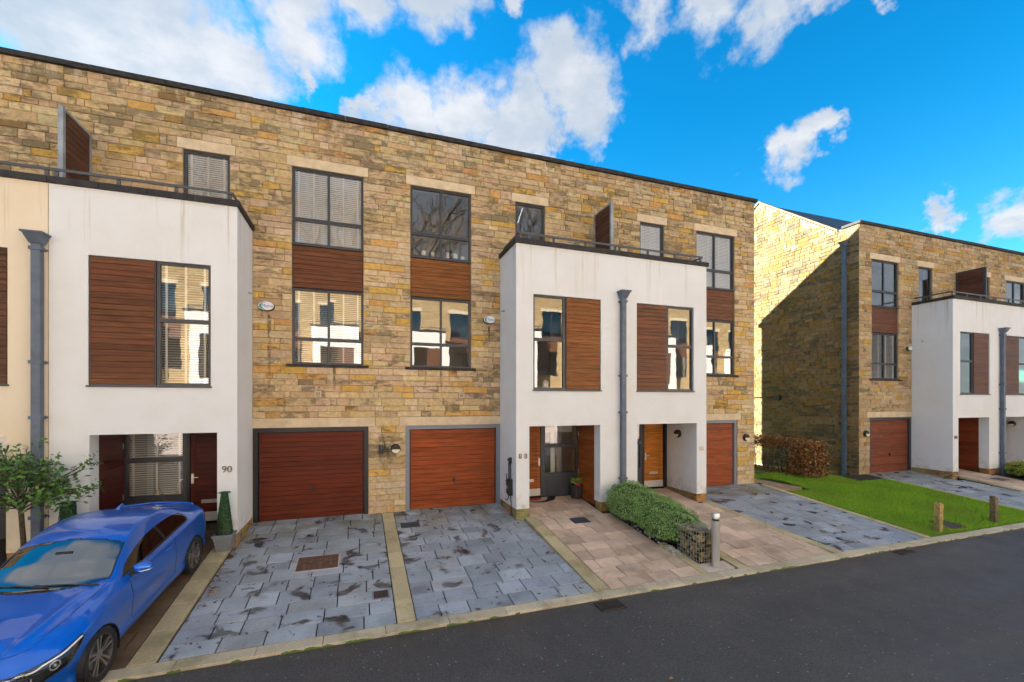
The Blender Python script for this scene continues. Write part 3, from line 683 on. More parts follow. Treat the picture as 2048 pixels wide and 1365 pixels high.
def slabs(par, x0, x1, y0, y1, zf, cols, mat, row=.375, lmin=.36, lmax=.74, seed=1, xl=None, xr=None, var=.15, skip=None, gap=.009):
    rnd = random.Random(seed); y = y1; ri = 0
    nrow = round((y1-y0)/row); hs = [rnd.uniform(.85, 1.15) for _ in range(nrow)]; tot = sum(hs)
    for h in hs:
        h *= (y1-y0)/tot; ya, yb = y-h, y; y = ya; ym = (ya+yb)/2; a = xl(ym) if xl else x0; b = xr(ym) if xr else x1; p = a; first = True
        while p < b-1e-6:
            L = rnd.uniform(lmin, lmax)
            if first: L *= rnd.uniform(.45, 1.0); first = False
            if p+L > b-.16: L = b-p
            if not (skip and skip(p+L/2, ym)):
                cc = vary(rnd.choice(cols), var, rnd, .015); mb = MB(); dz = rnd.uniform(-.003, .003)
                block(mb, [(p, ya, zf(ya)+dz), (p+L, ya, zf(ya)+dz), (p+L, yb, zf(yb)+dz), (p, yb, zf(yb)+dz)], (0, 0, 1), cc, .006, .004, .02, gap, .002, rnd); mb.build('paving_slab', mat, par)
            p += L
def edging(par, x0, x1, y0, y1, zf, L=.62, x2=None, x3=None, seed=1):
    rnd = random.Random(seed); n = round((y1-y0)/L); x2 = x0 if x2 is None else x2; x3 = x1 if x3 is None else x3
    for i in range(n):
        ya, yb = y0+(y1-y0)*i/n, y0+(y1-y0)*(i+1)/n; f = lambda a, b, y: a+(b-a)*(y-y0)/(y1-y0); cc = rnd.uniform(.8, 1.1)
        mb = MB(); block(mb, [(f(x0, x2, ya), ya, zf(ya)), (f(x1, x3, ya), ya, zf(ya)), (f(x1, x3, yb), yb, zf(yb)), (f(x0, x2, yb), yb, zf(yb))], (0, 0, 1), (.47*cc, .395*cc, .235*cc), .008, .006, .16, .003, .002, rnd); mb.build('edging_stone', M_KERB, par)
SL = [(.31, .352, .415), (.275, .317, .378), (.335, .378, .44), (.285, .327, .383), (.31, .34, .378)]
PK = [(.58, .425, .325), (.53, .39, .30), (.61, .455, .355), (.50, .37, .285), (.57, .425, .32)]
BR = [(.155, .095, .055), (.13, .085, .05), (.17, .11, .06)]
d1 = floor_base('driveway', -2.50, .56, 6.80, 11.80, zd); slabs(d1, -2.46, .53, 6.81, 11.79, zd, SL, M_SLATE, seed=11, skip=lambda x, y: -1.2 < x < -.35 and 8.9 < y < 9.5 and False)
d2 = floor_base('driveway', .56, 3.95, 6.80, 11.80, zd); slabs(d2, .82, 3.93, 6.81, 11.79, zd, SL, M_SLATE, seed=12)
edging(d2, .535, .815, 6.81, 11.68, lambda y: zd(y)+.008, seed=2)
p90 = floor_base('front_path', -8.0, -2.52, 6.80, 11.9, zp); slabs(p90, -4.95, -2.80, 6.81, 11.68, zp, BR, M_PINK, .42, .5, .9, 13); edging(p90, -2.80, -2.48, 6.81, 10.32, lambda y: zp(y)+.006, .75, seed=3)
p88 = floor_base('front_path', 3.95, 6.30, 6.80, 11.9, zp); edging(p88, 3.94, 4.24, 6.81, 10.34, lambda y: zp(y)+.006, seed=4)
slabs(p88, 4.25, 6.35, 6.81, 11.68, zp, PK, M_PINK, .37, .46, .66, 14, xl=lambda y: 4.25 if y < 10.3 else 4.09, xr=lambda y: 6.32 if y < 10.3 else 6.10)
edging(p88, 6.325, 6.55, 6.81, 8.2, lambda y: zp(y)+.004, seed=5)
p86 = floor_base('front_path', 7.0, 9.60, 6.80, 11.9, zp); f86 = lambda y: 9.93-(y-6.8)/(10.3-6.8)*.40
slabs(p86, 7.2, 9.6, 6.81, 11.68, zp, PK, M_PINK, .37, .46, .66, 15, xl=lambda y: 7.48 if y < 8.2 else 7.28, xr=lambda y: f86(y)-.01 if y < 10.3 else 9.34)
edging(p86, 7.22, 7.46, 6.81, 8.2, lambda y: zp(y)+.004, seed=6)
d3 = floor_base('driveway', 9.55, 13.45, 6.80, 11.80, zd); edging(d3, 9.94, 10.21, 6.81, 10.33, lambda y: zd(y)+.006+max(0, .05*(y-8.5)/2), x2=9.54, x3=9.80, seed=7)
slabs(d3, 9.8, 13.15, 6.81, 11.79, zd, SL, M_SLATE, seed=16, xl=lambda y: f86(y)+.29 if y < 10.3 else 9.74); edging(d3, 13.16, 13.36, 6.81, 11.5, lambda y: zd(y)+.012, .9, seed=8)
d4 = floor_base('driveway', 18.7, 22.1, 6.80, 11.80, zd); slabs(d4, 18.95, 21.75, 6.81, 11.79, zd, SL, M_SLATE, seed=17, xl=lambda y: 19.15 if y < 10 else 18.95, xr=lambda y: 22.05 if y < 10.3 else 21.68); edging(d4, 18.94, 19.14, 6.81, 10.6, lambda y: zd(y)+.01, .9, seed=9)
p84 = floor_base('front_path', 22.0, 24.3, 6.80, 11.9, zp); slabs(p84, 22.35, 24.1, 6.81, 11.68, zp, PK, M_PINK, .37, .46, .66, 18, xr=lambda y: 24.2 if y < 10.3 else 24.0); edging(p84, 22.06, 22.33, 6.81, 10.34, lambda y: zp(y)+.012, seed=10)
p82 = floor_base('front_path', 25.6, 34, 6.80, 11.9, zp, M_CONC)
for nm, x0, x1 in (('planting_bed', 6.30, 7.0), ('planting_bed', 24.3, 25.6)): floor_base(nm, x0, x1, 6.80, BF+.01, zp, M_SOIL, -.02)
floor_base('lawn', 13.36, 18.75, 6.80, 24, lambda y: zd(min(y, D))-.01, M_TURF, 0)
mb = MB(); mb.prism([(13.12, 10.75, zd(10.75)), (14.35, 10.9, zd(10.9)), (13.9, 12.3, .0), (13.12, 14, .0)], (0, 0, -.2), (0, 0, .012)); struct(mb.build('side_path', plain('brown_path', (.30, .20, .12), .9, var=(3, .3), bmp=(50, .4, .005))))
struct(MB().prism([(17.6, 11.1, zd(11.1)), (18.9, 11.1, zd(11.1)), (18.9, 11.7, 0), (17.6, 11.7, 0)], (0, 0, -.2), (0, 0, .006)).build('soil_strip', M_SOIL))

# grass blades
rnd = np.random.default_rng(5)
def blades(n, xs, ys, zf, hmin, hmax, cols, name, mat, wdt=.009):
    px = rnd.uniform(xs[0], xs[1], n); py = ys[0]+(ys[1]-ys[0])*rnd.random(n)**1.15
    keep = ~((px < 14.4) & (py > 10.7-(px-13.3)*.1) & (py < 12.4)) & ~((px > 14.6) & (px < 15.25) & (py > 6.95) & (py < 7.55)) & ~((px > 17.4) & (py > 11.0)); px, py = px[keep], py[keep]; n = len(px)
    clump = .6+.7*np.sin(px*2.3+1.3*np.sin(py*1.7))*np.sin(py*2.9+np.sin(px*1.1))
    h = rnd.uniform(hmin, hmax, n)*(1+.35*clump); a = rnd.uniform(0, 6.283, n); ln = rnd.normal(0, .022, (n, 2)); pz = zf(np.minimum(py, D))
    dx, dy = np.cos(a)*wdt/2, np.sin(a)*wdt/2
    V = np.empty((n, 3, 3)); V[:, 0] = np.stack([px-dx, py-dy, pz], 1); V[:, 1] = np.stack([px+dx, py+dy, pz], 1); V[:, 2] = np.stack([px+ln[:, 0], py+ln[:, 1], pz+h], 1)
    me = bpy.data.meshes.new(name); me.vertices.add(3*n); me.vertices.foreach_set('co', V.reshape(-1)); me.loops.add(3*n); me.polygons.add(n)
    me.loops.foreach_set('vertex_index', np.arange(3*n)); me.polygons.foreach_set('loop_start', np.arange(0, 3*n, 3)); me.update(calc_edges=True)
    C = np.array(cols)[rnd.integers(0, len(cols), n)]*rnd.uniform(.75, 1.25, (n, 1))*(1+.12*clump[:, None]); C4 = np.ones((n, 3, 4)); C4[:, :, :3] = C[:, None, :]
    yellowish = np.clip(np.sin(px*1.3+2)*np.sin(py*1.9+.5*px)+.25*rnd.normal(0, 1, n)-.25, 0, 1)[:, None, None]; C4[:, :, :3] = C4[:, :, :3]*(1-.5*yellowish)+np.array([.30, .30, .06])*.5*yellowish  # blades turn yellower in soft patches
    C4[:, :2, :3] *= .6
    at = me.attributes.new('col', 'FLOAT_COLOR', 'POINT'); at.data.foreach_set('color', C4.reshape(-1)); me.materials.append(mat); return link(name, me)
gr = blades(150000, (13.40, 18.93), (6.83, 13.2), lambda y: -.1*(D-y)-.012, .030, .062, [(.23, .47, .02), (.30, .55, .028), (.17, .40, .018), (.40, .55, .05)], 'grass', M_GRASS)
tag(gr, 'short green lawn grass in the gap between the houses', 'grass', kind='stuff')
V_ = []
tf = MB()
for i in range(60):
    x = random.uniform(-3, 19); tf.quad([(x-.02, 6.545, ROAD+.002), (x+random.uniform(.02, .3), 6.54, ROAD+.002), (x+.05, 6.553, ROAD+.035), (x-.02, 6.553, ROAD+.02)], (.07, .12, .012))
tag(tf.build('moss_line', M_LEAF), 'thin line of moss where the kerb meets the tarmac', 'moss', kind='stuff')

# ------------------------------------------------------------------ foliage helpers
def leaf_mesh(name, P, Nn, size, cols, mat, parent=None, aspect=.45, curl=.2, seed=1, origin=None, kind=None, flat=.0):
    """many small bent leaves: P positions, Nn rough facing directions (numpy)"""
    g = np.random.default_rng(seed); n = len(P)
    d = Nn+g.normal(0, .55, (n, 3)); d /= np.linalg.norm(d, axis=1)[:, None]
    r = g.normal(0, 1, (n, 3)); a = np.cross(d, r); a /= np.linalg.norm(a, axis=1)[:, None]; b = np.cross(d, a)
    L = size*g.uniform(.65, 1.3, n)[:, None]; W = L*aspect
    V = np.empty((n, 6, 3)); V[:, 0] = P-a*L*.5; V[:, 1] = P-a*L*.1+b*W*.5+d*L*curl*.3; V[:, 2] = P+a*L*.25+b*W*.42+d*L*curl*.2; V[:, 3] = P+a*L*.55-d*L*curl*.3; V[:, 4] = P+a*L*.25-b*W*.42+d*L*curl*.2; V[:, 5] = P-a*L*.1-b*W*.5+d*L*curl*.3
    o3 = np.array(origin if origin is not None else (P[:, 0].mean(), P[:, 1].mean(), P[:, 2].min()))
    V -= o3; F = np.array([[0, 1, 5, -1], [1, 2, 4, 5], [2, 3, 4, -1]]); vi = []
    base = (np.arange(n)*6)[:, None]
    idx = np.concatenate([base+np.array([0, 1, 5]), base+np.array([1, 2, 4]), base+np.array([1, 4, 5]), base+np.array([2, 3, 4])], 1).reshape(-1)
    me = bpy.data.meshes.new(name); me.vertices.add(6*n); me.vertices.foreach_set('co', V.reshape(-1)); nt = len(idx)//3
    me.loops.add(3*nt); me.polygons.add(nt); me.loops.foreach_set('vertex_index', idx); me.polygons.foreach_set('loop_start', np.arange(0, 3*nt, 3)); me.update(calc_edges=True)
    C = np.array(cols)[g.integers(0, len(cols), n)]*g.uniform(.75, 1.25, (n, 1)); C4 = np.ones((n, 6, 4)); C4[:, :, :3] = C[:, None, :]
    at = me.attributes.new('col', 'FLOAT_COLOR', 'POINT'); at.data.foreach_set('color', C4.reshape(-1)); me.materials.append(mat)
    o = link(name, me, parent, tuple(o3))
    if kind: o['kind'] = kind
    return o
def blobsurf(mb, c, r, n=14, seed=1, amp=.12, col=None):   # lumpy closed form
    rd = random.Random(seed); ph = [rd.uniform(0, 6.28) for _ in range(6)]; k = len(mb.v); m = n//2
    for i in range(m+1):
        t = math.pi*i/m
        for j in range(n):
            p = 2*math.pi*j/n; q = 1+amp*(math.sin(3*p+ph[0]+2*t)+math.sin(2*t+5*p+ph[1])*.6+math.sin(4*t+ph[2]+p))/2
            mb.v.append((c[0]+r[0]*q*math.sin(t)*math.cos(p), c[1]+r[1]*q*math.sin(t)*math.sin(p), c[2]+r[2]*q*math.cos(t))); mb.c.append(col)
    for i in range(m):
        for j in range(n): mb.f.append((k+i*n+j, k+(i+1)*n+j, k+(i+1)*n+(j+1) % n, k+i*n+(j+1) % n))
    return mb
G = np.random.default_rng(21)
def shell_points(c, r, n, seed, lo=-.45, thick=.12):
    g = np.random.default_rng(seed); d = g.normal(0, 1, (n*2, 3)); d /= np.linalg.norm(d, axis=1)[:, None]; d = d[d[:, 2] > lo][:n]
    ph = g.uniform(0, 6.28, 5); q = 1+.07*np.sin(d[:, 0]*9+ph[0])*np.sin(d[:, 1]*8+ph[1])+.05*np.sin(d[:, 2]*11+d[:, 0]*7+ph[2])-np.abs(g.normal(0, thick, len(d)))
    return np.array(c)+d*np.array(r)*q[:, None], d

# clipped evergreen hedge between the two front paths
hd = thing('evergreen_hedge', (6.75, 8.9, -.3), 'low rounded evergreen hedge between the two pink paved paths', 'hedge')
hb = [((6.66, 9.75, .30), (.62, .58, .50)), ((6.72, 9.15, .20), (.60, .60, .48)), ((6.78, 8.60, .10), (.60, .55, .46)), ((6.86, 8.15, .00), (.58, .52, .44)), ((6.45, 9.35, .16), (.45, .7, .42)), ((6.98, 8.9, .12), (.45, .9, .42)), ((6.62, 8.35, -.02), (.42, .5, .40))]
PP, NN = [], []; core = MB()
for i, (c, r) in enumerate(hb):
    p, d = shell_points(c, r, int(8500*r[0]*r[1]/.34), 30+i); PP.append(p); NN.append(d); blobsurf(core, c, (r[0]*.86, r[1]*.86, r[2]*.84), 16, i, .06)
PP = np.concatenate(PP); NN = np.concatenate(NN)
ok = np.ones(len(PP), bool)
for (c, r) in hb: ok &= (((PP-np.array(c))/np.array(r))**2).sum(1) > .62
ok &= (PP[:, 2] > -.1-.12*(D-PP[:, 1])+.12)
leaf_mesh('foliage', PP[ok], NN[ok]*.8+np.array([0, 0, .5]), .034, [(.19, .32, .085), (.24, .39, .105), (.14, .25, .065), (.28, .44, .13), (.20, .32, .10)], M_LEAF, hd, .42, .3, 9)
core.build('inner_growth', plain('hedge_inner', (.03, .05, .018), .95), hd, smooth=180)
mb = MB()
for i in range(14): x, y = random.uniform(6.5, 6.95), random.uniform(8.0, 10.0); mb.tube([(x, y, zp(y)-.03), (x+random.uniform(-.06, .06), y+.03, zp(y)+.35)], .015, 5)
mb.build('stem', M_BARK, hd)
mb = MB()
for i in range(150):
    y = random.uniform(7.6, 10.1); x = random.choice((random.uniform(6.30, 6.6), random.uniform(6.36, 6.5), random.uniform(7.0, 7.2))); r = random.uniform(.012, .03)
    blobsurf(mb, (x, y, zp(y)-.01+r*.4), (r, r*1.2, r*.7), 6, i, .1)
for i in range(40):
    y = random.uniform(7.72, 8.05); x = random.uniform(6.38, 6.56); r = random.uniform(.014, .028); blobsurf(mb, (x, y, zp(y)+r*.5), (r, r*1.2, r*.7), 6, i, .1)
tag(mb.build('pebbles', M_PEB), 'white pebbles scattered on the soil under the hedge', 'pebbles', kind='stuff')

# gabion
GB = (6.53, 7.05, 7.15, 7.78); gz0, gz1 = zp(7.2)-.03, .20
gb = thing('gabion', ((GB[0]+GB[1])/2, 7.46, gz0), 'wire mesh gabion basket of rocks at the end of the hedge', 'gabion')
wm = MB(); nn = 8
for i in range(nn+1):
    x = GB[0]+(GB[1]-GB[0])*i/nn; y = GB[2]+(GB[3]-GB[2])*i/nn; zz = gz0+(gz1-gz0)*i/nn; r = .0042
    wm.tube([(x, GB[2], gz0), (x, GB[2], gz1), (x, GB[3], gz1), (x, GB[3], gz0)], r, 4); wm.tube([(GB[0], y, gz0), (GB[0], y, gz1), (GB[1], y, gz1), (GB[1], y, gz0)], r, 4)
    wm.tube([(GB[0], GB[2], zz), (GB[1], GB[2], zz), (GB[1], GB[3], zz), (GB[0], GB[3], zz), (GB[0], GB[2], zz)], r, 4)
wm.build('wire_mesh', plain('mesh_wire', (.42, .42, .42), .4, .7), gb)
box_obj('rock_core', (GB[0]+.06, GB[1]-.06, GB[2]+.06, GB[3]-.06, gz0, gz1-.06), M_SOIL, gb)
rd = random.Random(3)
for i in range(120):
    fc = rd.choice('fflltr'); r = rd.uniform(.035, .075); u, v = rd.uniform(.08, .92), rd.uniform(.05, .95)
    x, y, zz = GB[0]+u*(GB[1]-GB[0]), GB[2]+u*(GB[3]-GB[2]), gz0+.02+v*(gz1-gz0-.05)
    c = (x, GB[2]+r*.62+.005, zz) if fc == 'f' else (GB[0]+r*.62+.005, y, zz) if fc == 'l' else (GB[1]-r*.62-.005, y, zz) if fc == 'r' else (x, GB[2]+v*(GB[3]-GB[2]), gz1-r*.5-.01)
    kk = rd.uniform(.55, 1.1); cc = rd.choice(((.36, .27, .10), (.40, .31, .15), (.24, .19, .09), (.30, .24, .14), (.18, .15, .06))); mb = MB()
    blobsurf(mb, c, (r*(.62 if fc in 'lr' else 1), r*(.62 if fc == 'f' else 1), r*.8), 8, i, .25, (cc[0]*kk, cc[1]*kk, cc[2]*kk)); mb.build('rock', M_GSTONE, gb)
# bollard on its slab
bl = thing('bollard', (6.80, 6.97, -.47), 'brushed steel bollard light in front of the gabion', 'bollard')
struct(MB().prism([(6.48, 6.83, -.49), (7.14, 6.83, -.49), (7.14, 7.14, -.45), (6.48, 7.14, -.45)], (0, 0, -.05), (0, 0, .012)).build('bollard_slab', M_CONC))
MB().lathe([(.083, .0), (.083, .035), (.078, .036), (.078, .93)], (6.80, 6.99, -.465), n=32).build('post_tube', M_STEEL, bl, smooth=40)
MB().lathe([(.068, .931), (.068, .968)], (6.80, 6.99, -.465), n=32).build('light_slot', M_IRON, bl, smooth=40)
MB().lathe([(.080, .969), (.080, 1.075), (.074, 1.085)], (6.80, 6.99, -.465), n=32).build('cap', M_STEEL, bl, smooth=40)
# timber posts on the lawn edge
for k, (x, y, h, tl, lab) in enumerate(((14.02, 6.99, .78, .03, 'split mossy timber post by the kerb nearer the slate drive'), (16.57, 7.02, .75, -.02, 'darker upright timber post on the lawn nearer the far white bay'))):
    mb = MB(); c = (.34, .25, .085) if k == 0 else (.16, .12, .06); z0 = zd(y)-.05; P = [(-.065, -.06), (.07, -.065), (.065, .06), (-.06, .065)]
    lo_ = [(x+a, y+b, z0) for a, b in P]; md = [(x+a*1.02+tl*.5, y+b, z0+h*.55) for a, b in P]; hi_ = [(x+a*.95+tl, y+b, z0+h+(.035 if a < 0 else -.02)) for a, b in P]
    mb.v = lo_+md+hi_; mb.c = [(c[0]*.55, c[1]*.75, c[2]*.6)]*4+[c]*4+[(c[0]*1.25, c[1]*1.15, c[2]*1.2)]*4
    mb.f = [(0, 3, 2, 1), (8, 9, 10, 11)]+[(4*l+i, 4*l+(i+1) % 4, 4*l+4+(i+1) % 4, 4*l+4+i) for l in (0, 1) for i in range(4)]
    o = mb.build('timber_post', M_POST, None, (x, y, z0)); tag(o, lab, 'post', 'timber posts along the lawn')
# covers and grates
def plate(name, q, zf, mat, lab, cat, h=.012, n=(8, 10), frame=None):
    x0, x1, y0, y1 = q; r = thing(name, ((x0+x1)/2, (y0+y1)/2, zf((y0+y1)/2)), lab, cat, None)
    mb = MB(); mb.prism([(x0, y0, zf(y0)+.006), (x1, y0, zf(y0)+.006), (x1, y1, zf(y1)+.006), (x0, y1, zf(y1)+.006)], (0, 0, -.02), (0, 0, h)); mb.build('cover_plate', mat, r)
    mb = MB()
    for i in range(n[0] if n[0] > 1 else 0):
        for j in range(n[1]):
            x, y = x0+(x1-x0)*(i+.5)/n[0], y0+(y1-y0)*(j+.5)/n[1]; zz = zf(y)+.006+h; a, b = (x1-x0)/n[0]*.3, (y1-y0)/n[1]*.3; mb.box(x-a, x+a, y-b, y+b, zz-.004, zz+.004)
    if mb.v: mb.build('tread_pattern', mat, r, kind='stuff')
    if frame:
        mb = MB(); e = .025
        for (a, b, c, d) in ((x0-e, x0-.002, y0-e, y1+e), (x1+.002, x1+e, y0-e, y1+e), (x0-.002, x1+.002, y0-e, y0-.002), (x0-.002, x1+.002, y1+.002, y1+e)):
            mb.prism([(a, c, zf(c)+.004), (b, c, zf(c)+.004), (b, d, zf(d)+.004), (a, d, zf(d)+.004)], (0, 0, -.02), (0, 0, .010))
        mb.build('frame', frame, r)
    return r
plate('manhole_cover', (-1.13, -.40, 8.90, 9.48), zd, M_RUST, 'rusty square manhole cover in the slate drive near the car', 'manhole cover', frame=M_CONC)
plate('drain_cover', (.22, .45, 7.58, 7.80), zd, M_IRON, 'small square gully cover at the corner of the left slate drive', 'drain cover', n=(5, 5), frame=M_FRAME2)
plate('drain_cover', (.87, 1.10, 7.55, 7.78), zd, M_FRAME2, 'pale round-patterned gully cover beside the dividing stone strip', 'drain cover', n=(5, 5))
plate('inspection_cover', (.92, 1.36, 10.55, 10.85), zd, M_SLATER, 'dark slate inspection cover below the bulkhead lamp between the garages', 'inspection cover', n=(1, 1))
plate('inspection_cover', (5.02, 5.46, 9.68, 10.0), zp, M_SLATER, 'black metal cover in the pink path in front of door 88', 'inspection cover', n=(1, 1))
plate('manhole_cover', (14.65, 15.2, 7.0, 7.5), lambda y: zd(y)+.01, M_IRON, 'dark manhole cover set in the lawn beside the timber post', 'manhole cover', n=(1, 1))
plate('inspection_cover', (23.2, 23.7, 9.6, 9.95), zp, M_SLATER, 'dark cover in the front path of the far house', 'inspection cover', n=(1, 1))
def grate(q, z, lab, bars=9):
    x0, x1, y0, y1 = q; r = thing('road_gully', ((x0+x1)/2, (y0+y1)/2, z), lab, 'drain grate')
    box_obj('pit', (x0, x1, y0, y1, z+.002, z+.006), M_BLACK, r)
    mb = MB().box(x0, x1, y0, y0+.025, z+.006, z+.022).box(x0, x1, y1-.025, y1, z+.006, z+.022).box(x0, x0+.025, y0+.025, y1-.025, z+.006, z+.022).box(x1-.025, x1, y0+.025, y1-.025, z+.006, z+.022).box(x0+.025, x1-.025, (y0+y1)/2-.012, (y0+y1)/2+.012, z+.007, z+.021); mb.build('frame', M_IRON, r)
    for i in range(bars):
        x = x0+.025+(x1-x0-.05)*(i+.5)/bars; box_obj('bar', (x-.011, x+.011, y0+.026, y1-.026, z+.007, z+.02), M_IRON, r)
grate((3.70, 4.15, 6.16, 6.47), ROAD, 'rusty slotted drain grate in the road below the second drive'); grate((11.35, 11.85, 6.28, 6.50), ROAD, 'red-brown drain grate in the road below the third slate drive')

# planters with clipped cones
def cone_planter(x, y, lab, topr):
    z0 = zp(y)+.01; r = thing('topiary_planter', (x, y, z0), lab, 'topiary', 'clipped cones beside door 90')
    mb = MB(); a, b = .115, .168; mb.v = [(x+p*a, y+q*a, z0) for p, q in ((-1, -1), (1, -1), (1, 1), (-1, 1))]+[(x+p*b, y+q*b, z0+.31) for p, q in ((-1, -1), (1, -1), (1, 1), (-1, 1))]; mb.c = [None]*8
    mb.f = [(0, 3, 2, 1), (0, 1, 5, 4), (1, 2, 6, 5), (2, 3, 7, 6), (3, 0, 4, 7), (4, 5, 6, 7)]; mb.build('pot', M_PLANTER, r)
    mb = MB()
    for q in ((x-b-.012, x+b+.012, y-b-.012, y-b+.02), (x-b-.012, x+b+.012, y+b-.02, y+b+.012), (x-b-.012, x-b+.02, y-b+.021, y+b-.021), (x+b-.02, x+b+.012, y-b+.021, y+b-.021)): mb.box(*q, z0+.285, z0+.32)
    mb.build('rim', M_PLANTER, r)
    g = np.random.default_rng(int(x*100)+900); n = 2600; t = g.random(n)**.8; ang = g.uniform(0, 6.283, n); rad = (.155*(1-t)+topr*t)*(1-np.abs(g.normal(0, .05, n))); top = g.random(n) < .08; rad = np.where(top, rad*np.sqrt(g.random(n)), rad); t = np.where(top, 1, t)
    P = np.stack([x+rad*np.cos(ang), y+rad*np.sin(ang), z0+.30+t*.84], 1); Nn = np.stack([np.cos(ang), np.sin(ang), .3+0*ang], 1)
    leaf_mesh('foliage', P, Nn, .028, [(.016, .060, .026), (.030, .095, .035), (.012, .045, .020), (.05, .13, .05)], M_LEAF, r, .6, .2, 5)
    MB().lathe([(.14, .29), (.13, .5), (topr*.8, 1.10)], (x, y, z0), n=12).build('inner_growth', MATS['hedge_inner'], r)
cone_planter(-2.56, 10.14, 'tall clipped cone in a grey planter at the pier numbered 90', .055)
cone_planter(-4.98, 10.08, 'round-topped clipped cone showing above the blue car roof', .10)
# small evergreen tree left of the car
tr = thing('evergreen_tree', (-5.42, 9.75, -.2), 'small leafy tree with a thin trunk in front of the cream bay', 'tree')
mb = MB(); rd = random.Random(8); tips = []
mb.tube([(-5.38, 9.75, -.2), (-5.41, 9.75, .5), (-5.45, 9.76, 1.05)], [.045, .038, .034], 8)
for i in range(30):
    a = i*2.4; el = rd.uniform(.05, 1.30); L = rd.uniform(.65, 1.12); p0 = Vector((-5.45, 9.76, rd.uniform(.95, 1.25))); dr_ = Vector((math.cos(a)*math.cos(el), math.sin(a)*math.cos(el), math.sin(el)))
    p1 = p0+dr_*L*.55+Vector((0, 0, .05)); p2 = p0+dr_*L+Vector((0, 0, .10 if el > .5 else -.02)); mb.tube([p0, p1, p2], [.014, .009, .004], 5)
    for k in range(6):
        q = p1+(p2-p1)*rd.uniform(0, 1)+Vector((rd.gauss(0, .1), rd.gauss(0, .1), rd.gauss(0, .1))); mb.tube([p1, q], [.005, .003], 4); tips.append((q, dr_)); tips.append((p1.lerp(q, .5), dr_))
    tips.append((p2, dr_))
mb.build('trunk', M_BARK, tr, smooth=60)
P, Nn = [], []
for q, d in tips:
    for k in range(5):
        P.append(q+Vector((rd.gauss(0, .065), rd.gauss(0, .065), rd.gauss(0, .06)))); Nn.append((d.x*.3, d.y*.3-.25, .75))
leaf_mesh('foliage', np.array([tuple(p) for p in P]), np.array(Nn), .088, [(.045, .125, .018), (.075, .185, .025), (.030, .090, .014), (.12, .22, .035), (.06, .15, .05)], M_LEAF, tr, .42, .25, 6)
# beech hedge in the gap
bh = thing('beech_hedge', (16.4, 12.4, -.02), 'russet beech hedge at the back of the lawn by the gable', 'hedge')
g = np.random.default_rng(3); n = 3800
P = np.stack([16.15+g.normal(0, .30, n), 11.55+g.random(n)*.95, .08+g.random(n)*1.32], 1); P2 = np.stack([16.3+g.normal(0, .2, 1500), 12.4+g.random(1500)*3.2, 1.0+g.random(1500)*.45], 1); P3 = np.stack([16.2+g.normal(0, .3, 500), 12.4+g.random(500)*3, .02+g.random(500)*.1], 1)
P = np.concatenate([P, P2, P3]); P[:, 0] = np.clip(P[:, 0], 15.55, 16.8)
leaf_mesh('foliage', P, np.tile((-.3, -.6, .4), (len(P), 1)), .085, [(.22, .085, .022), (.16, .058, .016), (.30, .125, .035), (.10, .04, .014), (.26, .16, .03)], M_LEAF, bh, .6, .3, 4)
mb = MB(); rd = random.Random(5)
for i in range(26):
    x, y = 16.25+rd.gauss(0, .15), 11.6+i*.14; p = Vector((x, y, -.05)); q = p+Vector((rd.gauss(0, .1), rd.gauss(0, .1), .6)); mb.tube([p, q, q+Vector((rd.gauss(0, .2), rd.gauss(0, .2), .7))], [.022, .015, .006], 5)
    for k in range(5): s_ = p.lerp(q, rd.uniform(.3, 1)); mb.tube([s_, s_+Vector((rd.gauss(0, .25), rd.gauss(0, .25), rd.uniform(.2, .6)))], [.008, .003], 4)
mb.build('stem', M_BARK, bh)
# golden shrub and bed by the far bay
sh = thing('golden_shrub', (25.0, 9.9, -.1), 'yellow-green shrub in the bed by the farthest bay', 'shrub')
p, d = shell_points((25.0, 9.75, .15), (.55, .5, .35), 1500, 71); leaf_mesh('foliage', p, d, .07, [(.25, .30, .02), (.18, .24, .02), (.32, .34, .04)], M_LEAF, sh, .4, .3, 3)
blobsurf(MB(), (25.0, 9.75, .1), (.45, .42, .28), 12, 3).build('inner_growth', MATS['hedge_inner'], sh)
fx = thing('dark_grass_plant', (25.0, 9.0, -.3), 'dark tufted plant in front of the golden shrub', 'plant')
p, d = shell_points((24.95, 8.95, -.05), (.5, .55, .28), 1300, 72); leaf_mesh('foliage', p, d, .10, [(.03, .06, .02), (.05, .09, .02), (.09, .12, .03)], M_LEAF, fx, .15, .3, 3)
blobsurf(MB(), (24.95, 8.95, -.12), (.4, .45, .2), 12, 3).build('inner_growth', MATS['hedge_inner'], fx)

# bulkhead lamps
def lamp(c, n, lab, r=.125):
    n = Vector(n); t = thing('bulkhead_lamp', c, lab, 'wall lamp', 'round bulkhead lamps'); ax = 'y' if abs(n.y) > .5 else 'x'; s_ = n.y if ax == 'y' else n.x
    MB().lathe([(r, .0), (r, s_*.05), (r*.93, s_*.085), (r*.80, s_*.10)], c, ax, 28).build('housing', M_BLACK, t, smooth=40, fixn=True)
    mb = MB(); pts = []; rr = r*.80
    for i in range(13):
        a = math.pi+math.pi*i/12; pts.append((math.cos(a)*rr, math.sin(a)*rr*.95-.012))
    poly = [Vector(c)+(Vector((a, s_*.098, b)) if ax == 'y' else Vector((s_*.098, a, b))) for a, b in pts]; mb.prism(poly, (0, 0, 0), n*.018); mb.build('diffuser', M_LAMPG, t, fixn=True)
lamp((.87, D-.001, 1.65), (0, -1, 0), 'round half-shaded wall lamp between the two garage doors'); lamp((12.68, D-.001, 1.63), (0, -1, 0), 'round wall lamp on the end pier beside garage 86')
